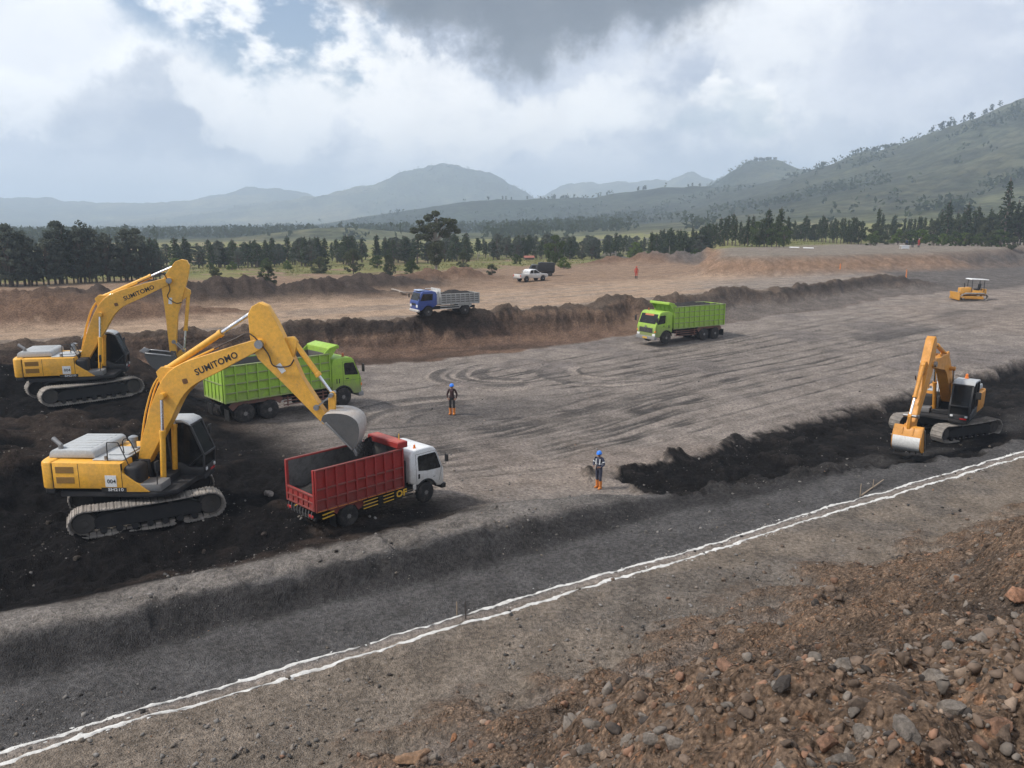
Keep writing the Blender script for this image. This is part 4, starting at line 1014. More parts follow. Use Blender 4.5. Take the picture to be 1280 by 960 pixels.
def red_truck(loc, rz):
    root = empty('dump_truck', loc, rz); tag(root, 'small dump truck with white cab and red tipping body under the excavator bucket', 'dump truck')
    RD = mat('red_body_paint', (.33, .020, .017), .5, 0, .34, (.13, .06, .05), coat=.05, wear=.3, wearcol=(.13, .05, .04), mud=.6); OR = mat('orange_stripe', (.72, .26, .03), .5, 0, .2)
    YE = mat('yellow_guard', (.72, .42, .03), .5, 0, .25); W = M_WHITE(); dk = M_DARK()
    inner = mat('bare_bed_grey', (.14, .135, .13), .65, .2, .55, (.055, .05, .048))
    r, w = .42, .23
    chassis(root, -1.25, 4.6, .72, .72, dk)
    for s in (-1, 1):
        wheel(root, 0, s * .83, r, w, mat('dirty_rim', (.20, .195, .185), .6, .3, .5), True, s)
        wheel(root, 3.72, s * .83, r, w, mat('dirty_rim', (.20, .195, .185), .6, .3, .5), False, s)
    for x in (0, 3.72):
        mb = MB(); mb.cyl((x, -.75, r), (x, .75, r), .08, n=12); mb.build('axle', dk, root)
    z0, zt = .98, 2.52
    dump_bed(root, -1.42, 2.55, 1.98, z0, zt, RD, 9, [z0 + .39, z0 + .80], inner, None, .042, 1.58, .055)
    # thick red hood across the head board
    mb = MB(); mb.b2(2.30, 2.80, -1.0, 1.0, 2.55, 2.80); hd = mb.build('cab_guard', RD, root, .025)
    mb = MB(); mb.b2(2.36, 2.74, -.92, .92, 2.80, 2.806); mb.build('guard_top', mat('pale_red', (.42, .075, .055), .5, 0, .35, (.4, .25, .2)), hd)  # thin sheet of paler red over the guard's upper face
    for s in (-1, 1):
        mb = MB(); mb.b2(-1.42, 2.55, s * 1.03 - .012, s * 1.03 + .012, z0 - .035, z0 + .005); mb.build('orange_edge', OR, root)
        y = s * .98
        for i, (xa, xb) in enumerate(((.62, 1.28), (1.55, 2.05))):
            for k, z in enumerate((.56, .69, .82)):
                mb = MB(); mb.bar((xa, y, z), (xb, y, z + .02), .03, .055, (0, 1, 0)); mb.build('guard_bar', YE, root)
        mb = MB()
        for z in (.56, .69, .82): mb.b2(.6, 3.0, y - .012, y + .010, z - .02, z + .045)
        mb.b2(1.35, 1.42, y - .05, y, .5, .9); mb.b2(2.1, 2.16, y - .05, y, .5, .9); mb.build('side_guard', M_BLACK(), root)
        text_mesh('guard_lettering', 'OF', .36, YE, root, (2.42, s * 1.0, .72), (R(90), 0, 0 if s < 0 else R(180)), offset=.012, extrude=.01, sx=1.1)
        mb = MB()
        pr = [(-.62, .72), (-.45, .96), (.42, .96), (.62, .62)]
        for a, b in zip(pr, pr[1:]): mb.bar((a[0], s * .86, a[1]), (b[0], s * .86, b[1]), .34, .045, (0, 1, 0))
        mb.build('mudguard', RD, root)
        for k, z in enumerate((.80, .66)):
            mb = MB(); mb.bar((-1.15, y, z - .02), (-.66, y, z + .02), .03, .055, (0, 1, 0)); mb.build('guard_bar', YE, root)
        mb = MB(); mb.b2(-.64, -.62, s * .82 - .2, s * .82 + .2, .18, .66); mb.build('mud_flap', M_BLACK(), root)
        mb = MB(); mb.b2(-1.5, -1.46, s * .75 - .14, s * .75 + .14, .72, .82); mb.build('tail_light', M_RED(), root, .01)
    mb = MB(); mb.b2(-1.46, -1.38, -.95, .95, .62, .72); mb.build('rear_bumper', dk, root, .01)
    for k in range(9):
        mb = MB(); mb.tube([(-1.47, -.8 + k * .2, .95), (-1.50, -.8 + k * .2, .80), (-1.48, -.79 + k * .2, .66)], .018, 5); mb.build('chain', M_STEEL(), root)
    mb = MB(); mb.b2(1.5, 2.6, -.85, -.42, .42, .75); mb.build('fuel_tank', dk, root, .04, 2)
    # cab-over cab
    c0 = 2.92
    arch = [(3.72 + .50 * math.cos(a), .45 + .50 * math.sin(a)) for a in [math.pi * k / 12 for k in range(12, -1, -1)]]
    prof = [(c0, .98), (c0 + .12, .90)] + [q for q in arch if q[1] > .70] + [(4.30, .56), (4.62, .52), (4.68, .80), (4.68, 1.22), (4.60, 1.42), (4.30, 2.12), (4.17, 2.26), (4.0, 2.32), (3.3, 2.33), (3.06, 2.26), (c0, 2.05)]
    mb = MB(); mb.prism(prof, -.95, .95); cab = mb.build('cab', W, root, .075, 3)
    gl = glass('dark_glass', (.05, .055, .06), .25)
    for s in (-1, 1):
        mb = MB(); tri_glass(mb, [(3.34, 1.42), (3.30, 1.98), (3.36, 2.04), (4.20, 2.04), (4.26, 1.98), (4.50, 1.36), (4.46, 1.32), (3.8, 1.34)], s * .95, s); mb.build('door_window', gl, cab)
        mb = MB()
        for a, b in (((3.24, .98), (3.2, 2.12)), ((3.2, 2.12), (4.24, 2.12)), ((4.24, 2.12), (4.56, 1.36)), ((4.56, 1.36), (4.42, .8))): mb.bar((a[0], s * .951, a[1]), (b[0], s * .951, b[1]), .01, .012, (0, 1, 0))
        mb.build('door_seam', mat('shadow_gap', (.12, .12, .12), .7, 0, .2), cab)
        mb = MB(); mb.b2(3.32, 3.42, s * .95 - .012, s * .95 + .012, 1.08, 1.28); mb.build('door_handle', M_BLACK(), cab, .01)
        mb = MB(); mb.b2(3.05, 3.22, s * .93 - .02, s * .93 + .02, .66, .9); mb.build('wheel_arch_flap', W, cab, .015)
        mb = MB(); mb.tube([(3.72 + .53 * math.cos(a), s * .93, .45 + .53 * math.sin(a)) for a in [math.pi * k / 12 for k in range(12, -1, -1)] if .45 + .53 * math.sin(a) > .55], .045, 6); mb.build('wheel_arch', M_BLACK(), cab)
        mb = MB(); mb.tube([(4.46, s * .96, 1.95), (4.62, s * 1.12, 1.98), (4.66, s * 1.14, 1.75), (4.64, s * 1.13, 1.5), (4.58, s * .96, 1.45)], .014, 6); mb.box((4.66, s * 1.15, 1.74), (.06, .18, .30)); mb.build('mirror', M_BLACK(), cab, .01)
        mb = MB(); mb.b2(4.56, 4.70, s * .72 - .17, s * .72 + .17, .78, .96); mb.build('headlight', M_LENS(), cab, .03)
        mb = MB(); mb.b2(4.1, 4.2, s * .952 - .004, s * .952 + .004, 1.0, 1.03); mb.b2(4.16, 4.26, s * .952 - .004, s * .952 + .004, .68, .71); mb.build('badge', M_STEEL(), cab)
    mb = MB(); mb.prism([(4.598, 1.44), (4.318, 2.10), (4.328, 2.11), (4.612, 1.44)], -.82, .82); mb.build('windscreen', gl, cab)
    mb = MB(); mb.b2(4.64, 4.695, -.6, .6, 1.0, 1.14); mb.build('grille', M_BLACK(), cab, .01)
    mb = MB(); mb.b2(4.52, 4.76, -.98, .98, .40, .62); mb.build('bumper', M_BLACK(), root, .04, 2)
    mb = MB(); mb.lathe([(2.32, .06), (2.36, .06), (2.37, .045), (2.46, .04), (2.48, .01)], (3.34, -.72, 0), 12, 'z'); mb.build('beacon', M_AMBER(), root)
    mb = MB(); mb.b2(2.62, 2.90, -.72, .72, .75, 1.9); mb.cyl((2.78, -.6, 1.0), (2.78, -.6, 2.2), .07, n=12); mb.build('air_intake', M_BLACK(), root, .03)
    mb = MB(); mb.cyl((2.66, -.62, 2.80), (2.66, -.62, 3.04), .02, n=8); mb.build('latch_post', YE, root)
    sand_load(root, -1.36, 2.45, 1.80, z0 + .06, 1.0, 'black sand heaped inside the red tipping body', 11, (.52, .55))
    return root
def blue_truck(loc, rz):
    root = empty('cargo_truck', loc, rz); tag(root, 'blue cab truck with weathered grey slatted cargo body on the upper road', 'truck')
    BL = mat('blue_paint', (.018, .055, .26), .35, 0, .22, coat=.2); GW = mat('weathered_grey_slats', (.40, .40, .38), .75, 0, .5, (.22, .2, .18)); dk = M_DARK()
    r, w = .41, .23
    chassis(root, -1.2, 4.4, .74, .7, dk)
    for s in (-1, 1):
        wheel(root, 0, s * .82, r, w, mat('dirty_rim', (.20, .195, .185), .6, .3, .5), True, s); wheel(root, 3.5, s * .82, r, w, mat('dirty_rim', (.20, .195, .185), .6, .3, .5), False, s)
    x0, x1, W_, zf, zt = -1.35, 2.35, 1.95, 1.0, 1.86
    mb = MB(); mb.b2(x0, x1, -W_ / 2, W_ / 2, zf - .06, zf + .02); mb.build('bed_floor', GW, root)
    for s in (-1, 1):
        mb = MB(); mb.b2(x0, x1, s * (W_ / 2 - .05) - .01, s * (W_ / 2 - .05) + .01, zf, zt - .08); sd_ = mb.build('bed_side', mat('dark_slat_board', (.16, .155, .145), .8, 0, .5), root)
        mb = MB(); mb.b2(x0, x1, -.03, .03, -.045, .045); me = mb.mesh('slat', .008); me.materials.append(GW)
        for k in range(5): link('slat', me, sd_, (0, s * (W_ / 2 - .02), zf + .05 + k * .195))
        mb = MB(); mb.b2(-.035, .035, -.035, .035, zf - .05, zt); me = mb.mesh('stake_post', .008); me.materials.append(GW)
        for k in range(9): link('stake_post', me, sd_, (x0 + .04 + (x1 - x0 - .08) * k / 8, s * (W_ / 2 + .02), 0))
        mb = MB()
        for z in (.62, .80): mb.b2(.55, 2.4, s * .95 - .02, s * .95 + .02, z - .035, z + .035)
        mb.build('side_guard', GW, root)
        mb = MB()
        pr = [(-.58, .72), (-.42, .95), (.42, .95), (.58, .72)]
        for a, b in zip(pr, pr[1:]): mb.bar((a[0], s * .86, a[1]), (b[0], s * .86, b[1]), .3, .04, (0, 1, 0))
        mb.build('mudguard', GW, root)
    mb = MB(); mb.b2(x1, x1 + .06, -W_ / 2, W_ / 2, zf, 2.32); mb.b2(x1 + .06, x1 + .3, -.8, .8, zf, 2.1); mb.build('head_board', mat('pale_head_board', (.55, .55, .53), .6, 0, .35), root, .02)
    mb = MB(); mb.b2(x0 - .05, x0, -W_ / 2, W_ / 2, zf, zt); mb.build('tailgate', GW, root, .01)
    c0 = 2.68
    arch = [(3.5 + .48 * math.cos(a), .44 + .48 * math.sin(a)) for a in [math.pi * k / 10 for k in range(10, -1, -1)]]
    prof = [(c0, .95)] + [q for q in arch if q[1] > .7] + [(4.08, .55), (4.42, .50), (4.46, 1.15), (4.40, 1.36), (4.12, 2.02), (3.98, 2.14), (3.1, 2.17), (2.8, 2.08), (c0, 1.9)]
    mb = MB(); mb.prism(prof, -.92, .92); cab = mb.build('cab', BL, root, .06, 2)
    gl = glass('dark_glass', (.05, .055, .06), .25)
    for s in (-1, 1):
        mb = MB(); tri_glass(mb, [(3.1, 1.38), (3.06, 1.92), (3.95, 1.94), (4.24, 1.34)], s * .92, s); mb.build('door_window', gl, cab)
        mb = MB(); mb.bar((4.2, s * .93, 1.85), (4.4, s * 1.1, 1.85), .03, .03); mb.box((4.42, s * 1.12, 1.7), (.06, .18, .34)); mb.build('mirror', M_BLACK(), cab)
        mb = MB(); mb.b2(4.34, 4.475, s * .66 - .17, s * .66 + .17, .78, 1.02); mb.build('headlight', M_LENS(), cab, .02)
    mb = MB(); mb.prism([(4.395, 1.38), (4.14, 2.0), (4.15, 2.01), (4.41, 1.385)], -.80, .80); mb.build('windscreen', glass('front_glass', (.25, .27, .28), .4), cab)
    mb = MB(); mb.b2(4.44, 4.475, -.45, .45, .95, 1.12); mb.build('grille', M_BLACK(), cab)
    mb = MB(); mb.b2(4.3, 4.5, -.95, .95, .40, .62); mb.build('bumper', M_WHITE(), root, .04)
    mb = MB(); mb.b2(3.6, 4.2, -.6, .6, 2.15, 2.26); mb.build('roof_visor', mat('pale_blue_visor', (.35, .42, .55), .4, 0, .2), cab, .04)
    mb = MB(); mb.bar((2.5, -.8, 2.25), (3.4, .2, 2.34), .08, .04); mb.build('roof_bar', M_WHITE(), root)
    sand_load(root, x0 + .05, x1 - .02, W_ - .2, 1.55, .55, 'dark sand load rising above the grey slatted truck body', 5, (.5, .5))
    return root
def pickup(loc, rz):
    root = empty('pickup_truck', loc, rz); tag(root, 'white double cab pickup parked beside the dirt road', 'pickup truck')
    W = M_WHITE(); gl = glass('dark_glass', (.05, .055, .06), .25)
    r = .38
    for x in (-1.5, 1.5):
        for s in (-1, 1): wheel(root, x, s * .78, r, .25, mat('alloy_rim', (.35, .35, .35), .4, .7, .4), False, s)
    def arch(x): return [(x + .46 * math.cos(a), .40 + .46 * math.sin(a)) for a in [math.pi * k / 10 for k in range(10, -1, -1)]]
    prof = [(-2.55, .55), (-1.97, .5)] + [q for q in arch(-1.5) if q[1] > .52] + [(1.0, .45)] + [q for q in arch(1.5) if q[1] > .52] + [(2.2, .5), (2.42, .6), (2.46, .85), (2.30, 1.02), (1.25, 1.14), (.9, 1.12), (-.95, 1.12), (-1.05, 1.08), (-2.55, 1.08)]
    mb = MB(); mb.prism(prof, -.88, .88); mb.build('body', W, root, .06, 2)
    mb = MB(); mb.prism([(-1.0, 1.06), (-.85, 1.55), (-.62, 1.70), (.15, 1.72), (.40, 1.64), (1.2, 1.1)], -.76, .76); g = mb.build('cabin', W, root, .07, 2)
    for s in (-1, 1):
        for pts in ([(-.82, 1.14), (-.72, 1.48), (-.60, 1.58), (-.2, 1.61), (-.2, 1.14)], [(-.12, 1.14), (-.12, 1.61), (.18, 1.61), (.38, 1.55), (1.0, 1.14)]):
            mb = MB(); tri_glass(mb, pts, s * .76, s); mb.build('door_window', gl, g)
        mb = MB(); mb.b2(2.2, 2.44, s * .66 - .17, s * .66 + .17, .82, .96); mb.build('headlight', M_LENS(), root, .03)
        mb = MB(); mb.b2(-2.57, -2.5, s * .78 - .07, s * .78 + .07, .75, 1.02); mb.build('tail_light', M_RED(), root)
        mb = MB(); mb.box((.95, s * .93, 1.18), (.1, .16, .14)); mb.build('mirror', W, root, .02)
    mb = MB(); mb.prism([(1.16, 1.15), (.43, 1.62), (.44, 1.64), (1.19, 1.16)], -.66, .66); mb.build('windscreen', gl, g)
    mb = MB(); mb.b2(-2.45, -1.1, -.72, .72, 1.085, 1.092); mb.build('bed_liner', M_BLACK(), root)
    mb = MB(); mb.tube([(-1.15, -.7, 1.08), (-1.1, -.66, 1.5), (-1.1, .66, 1.5), (-1.15, .7, 1.08)], .035, 8); mb.build('roll_bar', M_CHROME(), root)
    mb = MB(); mb.b2(-2.66, -2.52, -.8, .8, .48, .62); mb.build('rear_bumper', M_STEEL(), root, .02)
    return root
def tarp_truck(loc, rz):
    root = empty('covered_truck', loc, rz); tag(root, 'small truck under a black tarpaulin behind the white pickup', 'truck')
    tp = mat('black_tarpaulin', (.014, .014, .016), .6, 0, .2, (.05, .047, .044), bump=.6, bscale=4)
    for x in (-1.0, 2.0):
        for s in (-1, 1): wheel(root, x, s * .75, .38, .22, mat('dirty_rim', (.20, .195, .185), .6, .3, .5), False, s)
    chassis(root, -1.7, 2.8, .7, .7)
    mb = MB(); mb.prism([(-1.8, .75), (-1.82, 2.15), (-1.7, 2.32), (.5, 2.40), (1.05, 2.32), (1.1, .8)], -.95, .95); mb.build('tarpaulin', tp, root, .09, 3)
    mb = MB(); mb.prism([(1.15, .6), (1.15, 1.9), (1.3, 2.02), (2.0, 2.02), (2.25, 1.9), (2.6, 1.25), (2.75, 1.15), (2.78, .55)], -.85, .85); cab = mb.build('cab', mat('dark_grey_paint', (.05, .053, .058), .35, 0, .3), root, .06, 2)
    for s in (-1, 1):
        mb = MB(); tri_glass(mb, [(1.5, 1.28), (1.5, 1.85), (2.1, 1.84), (2.42, 1.28)], s * .85, s); mb.build('door_window', glass('front_glass', (.25, .27, .28), .4), cab)
    mb = MB(); mb.prism([(2.592, 1.3), (2.268, 1.88), (2.278, 1.89), (2.604, 1.3)], -.7, .7); mb.build('windscreen', glass('front_glass', (.25, .27, .28), .4), cab)
    return root
def bulldozer(loc, rz):
    root = empty('bulldozer', loc, rz); tag(root, 'yellow bulldozer with white canopy pushing dark soil', 'bulldozer')
    Y = mat('dozer_yellow', (.62, .29, .03), .45, 0, .35, (.25, .18, .11)); dk = M_DARK()
    for s in (-1, 1):
        yc = s * .85
        pts = []
        L, r = 2.1, .36
        for k in range(9): a = math.pi / 2 - math.pi * k / 8; pts.append((L / 2 + r * math.cos(a), .42 + r * math.sin(a)))
        for k in range(9): a = -math.pi / 2 - math.pi * k / 8; pts.append((-L / 2 + r * math.cos(a), .42 + r * math.sin(a)))
        pts.append(pts[0]); pv = [Vector(p) for p in pts]; mb = MB()
        for i in range(len(pv) - 1):
            n = max(1, int((pv[i + 1] - pv[i]).length / .16)); tdir = (pv[i + 1] - pv[i]).normalized(); nrm = Vector((-tdir.y, tdir.x))
            for k in range(n):
                p = pv[i].lerp(pv[i + 1], (k + .5) / n); Mx = Matrix(((tdir.x, 0, nrm.x), (0, 1, 0), (tdir.y, 0, nrm.y)))
                mb.box((p.x, yc, p.y), (.15, .45, .04), Mx); p = p + nrm * .04; mb.box((p.x, yc, p.y), (.03, .45, .05), Mx)
        tag(mb.build('track_chain', M_TRACK(), root), kind='stuff')
        mb = MB(); mb.prism([(-1.0, .2), (-.9, .52), (.9, .52), (1.0, .2)], yc - .2, yc + .2); mb.build('track_frame', Y, root, .02)
        mb = MB(); mb.b2(-1.0, 1.0, yc - .26, yc + .26, .84, .90); mb.build('fender', mat('grey_fender', (.33, .33, .32), .6, 0, .4), root, .02)
        mb = MB(); mb.bar((-.2, s * 1.18, .45), (1.75, s * 1.18, .42), .12, .16); mb.build('push_arm', Y, root, .02)
    mb = MB(); mb.prism([(.1, .75), (.1, 1.45), (.35, 1.52), (1.35, 1.42), (1.42, .6), (.2, .6)], -.42, .42); mb.build('engine_hood', Y, root, .04, 2)
    mb = MB(); mb.b2(-1.15, .15, -.62, .62, .6, 1.15); mb.b2(-1.4, -1.0, -.55, .55, .55, 1.35); mb.build('rear_body', Y, root, .04, 2)
    mb = MB(); mb.b2(-.75, -.3, -.3, .3, 1.15, 1.35); mb.box((-.78, 0, 1.6), (.14, .6, .6), (0, R(-8), 0)); mb.build('seat', M_BLACK(), root, .04)
    for x, y in ((-1.05, -.6), (-1.05, .6), (.25, -.6), (.25, .6)):
        mb = MB(); mb.cyl((x, y, 1.0), (x, y, 2.40), .04, n=8); mb.build('canopy_post', M_BLACK(), root)
    mb = MB(); mb.prism([(-1.45, 2.36), (-1.4, 2.44), (.35, 2.52), (.5, 2.46), (.5, 2.40)], -.82, .82); mb.build('canopy', M_WHITE(), root, .02)
    mb = MB(); mb.cyl((.9, .12, 1.4), (.9, .12, 2.0), .05, n=10); mb.build('exhaust_pipe', M_BLACK(), root)
    mb = MB(); mb.prism([(1.72, .05), (1.86, .12), (1.80, .5), (1.86, .95), (1.80, .96), (1.70, .5)], -1.35, 1.35); mb.build('blade', Y, root, .012)
    mb = MB(); mb.cyl((1.2, -.3, 1.2), (1.75, -.3, .6), .05, n=8); mb.cyl((1.2, .3, 1.2), (1.75, .3, .6), .05, n=8); mb.build_each('blade_cylinder', M_STEEL(), root)
    return root

# ------------------------------------------------------------------ people
def skin_body(name, joints, bones, mats_, pick, parent, sub=2):
    me = bpy.data.meshes.new(name); keys = list(joints)
    me.from_pydata([joints[k][0] for k in keys], [(keys.index(a), keys.index(b)) for a, b in bones], [])
    o = bpy.data.objects.new(name, me); col.objects.link(o)
    md = o.modifiers.new('skin', 'SKIN'); md.use_smooth_shade = True
    for i, k in enumerate(keys):
        r = joints[k][1]; r = r if isinstance(r, tuple) else (r, r)
        me.skin_vertices[0].data[i].radius = r; me.skin_vertices[0].data[i].use_root = (k == 'pelvis')
    s = o.modifiers.new('sub', 'SUBSURF'); s.levels = sub; s.render_levels = sub
    dg = bpy.context.evaluated_depsgraph_get(); m2 = bpy.data.meshes.new_from_object(o.evaluated_get(dg)); bpy.data.objects.remove(o)
    for m in mats_: m2.materials.append(m)
    for p in m2.polygons: p.material_index = pick(p.center); p.use_smooth = True
    return link(name, m2, parent)
def person(label, loc, rz, top, trousers, boots, helmet=None, h=1.66, pose='stand', group=None, bands=False, vest=None):
    root = empty('person', loc, rz, h / 1.66); tag(root, label, 'person', group)
    skin = mat('skin', (.24, .12, .075), .6, 0, .05)
    J = {'pelvis': ((0, 0, .92), (.145, .12)), 'waist': ((0, 0, 1.06), (.14, .11)), 'chest': ((.01, 0, 1.27), (.165, .125)), 'collar': ((0, 0, 1.38), (.10, .09)), 'neck': ((.01, 0, 1.45), .052), 'head': ((.025, 0, 1.54), (.078, .085)), 'crown': ((.02, 0, 1.60), (.07, .075))}
    Bn = [('pelvis', 'waist'), ('waist', 'chest'), ('chest', 'collar'), ('collar', 'neck'), ('neck', 'head'), ('head', 'crown')]
    for s, n in ((1, 'l'), (-1, 'r')):
        dx = .05 * s if pose in ('stand', 'hold') else 0
        J.update({'hip' + n: ((0, .09 * s, .88), .095), 'knee' + n: ((.02 + dx, .10 * s, .48), .068), 'calf' + n: ((.0 + dx, .10 * s, .34), .066), 'ankle' + n: ((-.01 + dx, .10 * s, .10), .048), 'toe' + n: ((.15 + dx, .115 * s, .045), .04)})
        Bn += [('pelvis', 'hip' + n), ('hip' + n, 'knee' + n), ('knee' + n, 'calf' + n), ('calf' + n, 'ankle' + n), ('ankle' + n, 'toe' + n)]
        if pose == 'hold': el, wr, hd = (.02, .25 * s, 1.10), (.20, .17 * s, 1.03), (.28, .12 * s, 1.03)
        elif pose == 'pocket': el, wr, hd = (-.05, .27 * s, 1.09), (.03, .23 * s, .90), (.07, .19 * s, .85)
        else: el, wr, hd = (-.02, .25 * s, 1.08), (.05, .26 * s, .86), (.07, .25 * s, .78)
        J.update({'sh' + n: ((0, .17 * s, 1.355), .068), 'el' + n: (el, .052), 'wr' + n: (wr, .036), 'hd' + n: (hd, (.026, .042))})
        Bn += [('collar', 'sh' + n), ('sh' + n, 'el' + n), ('el' + n, 'wr' + n), ('wr' + n, 'hd' + n)]
        hv, wv = Vector(hd), Vector(wr); d = (hv - wv).normalized(); side_ = Vector((0, 0, 1)) if pose == 'hold' else Vector((1, 0, 0))
        for q in range(4):
            f = 'f%d%s' % (q, n); J[f] = (tuple(hv + d * (.085 - .008 * abs(q - 1.3)) + side_ * (.022 * (q - 1.5)) - Vector((0, s * .015, 0))), .010); Bn.append(('hd' + n, f))
        J['th' + n] = (tuple(hv + d * .03 + side_ * .055), .011); Bn.append(('hd' + n, 'th' + n))
    hands = [Vector(J[k][0]) for k in ('hdl', 'hdr')]
    def pick(c):
        if c.z > 1.43: return 2
        if min((c - h_).length for h_ in hands) < .085: return 2
        if c.z < .96 and abs(c.y) < .235 and min((c - Vector(J[k][0])).length for k in ('wrl', 'wrr', 'hdl', 'hdr')) > .08: return 1
        return 0
    body = skin_body('body', J, Bn, [top, trousers, skin], pick, root)
    mb = MB(); mb.lathe([(-.02, .004), (-.012, .014), (.012, .012), (.02, .004)], (.108, 0, 1.53), 8, 'z'); mb.build('nose', skin, root)
    for s in (-1, 1):
        mb = MB(); mb.lathe([(-.01, .01), (0, .026), (.01, .01)], (.02, s * .085, 1.535), 10); mb.build('ear', skin, root)
        dx = .05 * s if pose in ('stand', 'hold') else 0
        mb = MB(); mb.tube([(.0 + dx, .10 * s, .36), (-.01 + dx, .10 * s, .22), (-.01 + dx, .10 * s, .07), (-.01 + dx, .10 * s, 0.0)], [.082, .075, .07, .07], 12)
        mb.tube([(-.06 + dx, .10 * s, .045), (.06 + dx, .108 * s, .055), (.16 + dx, .115 * s, .045), (.205 + dx, .117 * s, .035)], [.05, .06, .055, .03], 10); mb.build('boot', boots, root)
    mb = MB(); mb.lathe([(1.53, .088), (1.57, .094), (1.60, .09)], (.005, 0, 0), 14, 'z'); mb.build('hair', mat('dark_hair', (.01, .009, .008), .6, 0, 0), root)
    if helmet:
        mb = MB(); mb.lathe([(1.565, .125), (1.575, .128), (1.60, .118), (1.64, .108), (1.68, .082), (1.70, .045), (1.708, .01)], (.015, 0, 0), 18, 'z'); mb.prism([(.05, -.1), (.17, -.06), (.185, 0), (.17, .06), (.05, .1)], 1.565, 1.578, 'xy'); mb.build('helmet', helmet, root)
    if bands:
        rf = mat('reflective_band', (.62, .64, .66), .35, .1, .1)
        mb = MB(); mb.lathe([(1.10, .155), (1.15, .165)], (.005, 0, 0), 20, 'z'); o = mb.build('reflective_band', rf, root); o.scale = (.82, 1.12, 1)
        for s in (-1, 1):
            mb = MB(); mb.bar((-.10, s * .09, 1.36), (-.135, s * .09, 1.12), .045, .012, (1, 0, 0)); mb.bar((.11, s * .09, 1.36), (.14, s * .09, 1.12), .045, .012, (1, 0, 0)); mb.build('reflective_band', rf, root)
            p, q = Vector(J['shl' if s > 0 else 'shr'][0]), Vector(J['ell' if s > 0 else 'elr'][0]); m_ = p.lerp(q, .55)
            mb = MB(); d = (q - p).normalized(); mb.cyl(m_ - d * .025, m_ + d * .025, .070, n=12, caps=False); mb.build('reflective_band', rf, root)
    return root
def clothes(n, c): return mat(n, c, .8, 0, .18, (.12, .105, .095), 6)

def seated_operator(ex, label, upper=0.):
    """driver on the seat of an excavator; own thing, at the cab"""
    root = empty('person', ex.location, scale=ex.scale[0]); root.rotation_euler = (ex.rotation_euler[0], ex.rotation_euler[1], ex.rotation_euler[2] + upper)
    tag(root, label, 'person')
    y = .87
    J = {'pelvis': ((.38, y, 1.88), (.14, .12)), 'waist': ((.34, y, 2.02), (.13, .11)), 'chest': ((.33, y, 2.22), (.15, .12)), 'collar': ((.34, y, 2.33), (.1, .09)), 'neck': ((.36, y, 2.40), .05), 'head': ((.39, y, 2.49), (.078, .085)), 'crown': ((.385, y, 2.55), (.07, .075))}
    Bn = [('pelvis', 'waist'), ('waist', 'chest'), ('chest', 'collar'), ('collar', 'neck'), ('neck', 'head'), ('head', 'crown')]
    for s, n in ((1, 'l'), (-1, 'r')):
        J.update({'hip' + n: ((.42, y + .09 * s, 1.86), .09), 'knee' + n: ((.86, y + .12 * s, 1.90), .068), 'ankle' + n: ((1.0, y + .11 * s, 1.70), .05), 'toe' + n: ((1.15, y + .11 * s, 1.68), .04),
                  'sh' + n: ((.33, y + .17 * s, 2.30), .065), 'el' + n: ((.42, y + .24 * s, 2.05), .05), 'wr' + n: ((.66, y + .24 * s, 2.02), .036), 'hd' + n: ((.74, y + .235 * s, 2.03), .035)})
        Bn += [('pelvis', 'hip' + n), ('hip' + n, 'knee' + n), ('knee' + n, 'ankle' + n), ('ankle' + n, 'toe' + n), ('collar', 'sh' + n), ('sh' + n, 'el' + n), ('el' + n, 'wr' + n), ('wr' + n, 'hd' + n)]
        for q in range(4): J['f%d%s' % (q, n)] = ((.80, y + (.235 + .02 * (q - 1.5)) * s, 2.0 + .004 * q), .010); Bn.append(('hd' + n, 'f%d%s' % (q, n)))
        J['th' + n] = ((.77, y + .19 * s, 2.05), .011); Bn.append(('hd' + n, 'th' + n))
    skin_body('body', J, Bn, [clothes('teal_shirt', (.10, .22, .27)), clothes('dark_trousers', (.03, .032, .04)), mat('skin', (.24, .12, .075), .6, 0, .05)], lambda c: 2 if c.z > 2.385 or c.x > .70 and c.z > 1.96 else (1 if c.z < 1.95 and c.x > .3 or c.z < 1.8 else 0), root)
    mb = MB(); mb.lathe([(2.51, .115), (2.52, .118), (2.57, .10), (2.61, .06), (2.625, .01)], (.38, y, 0), 16, 'z'); mb.build('helmet', mat('white_helmet', (.7, .7, .7), .4, 0, .1), root)
    return root

# ------------------------------------------------------------------ machines and people in place
YEL = mat('excavator_yellow', (.82, .415, .038), .42, 0, .30, (.36, .22, .10), 1.6, wear=.28, wearcol=(.26, .14, .06), coat=.1)
ORA = mat('excavator_orange', (.62, .26, .022), .42, 0, .34, (.28, .17, .09), 1.8, wear=.25, wearcol=(.22, .10, .04))
BUCK = mat('bucket_steel', (.46, .43, .40), .5, .15, .6, (.40, .33, .27), 2.5, wear=.4, wearcol=(.62, .60, .57))
UP1 = R(-30.0)
ex1 = excavator('yellow excavator with grey hood emptying its bucket into the red and white truck', (2.62, 29.14, hz(2.57, 29.14) - .08), R(-2.7), 1.12, R(43.7), R(-51.9), R(-44), upper=UP1, paint=YEL, bucket_mat=BUCK, plate='004', LB=5.42, LA=3.06)
seated_operator(ex1, 'operator in teal shirt seated in the cab of the dumping excavator', UP1)
ex2 = excavator('yellow excavator in the dark pit corner with its arm hanging down and bucket curled', (1.85, 48.4, hz(1.64, 48.4) - .12), R(11.8), 1.18, R(42.1), R(-91.9), R(174), upper=R(-28.1), paint=YEL, bucket_mat=mat('dark_bucket_steel', (.10, .095, .09), .55, .3, .5), plate='004', beacon=True, LB=5.38, LA=3.42)
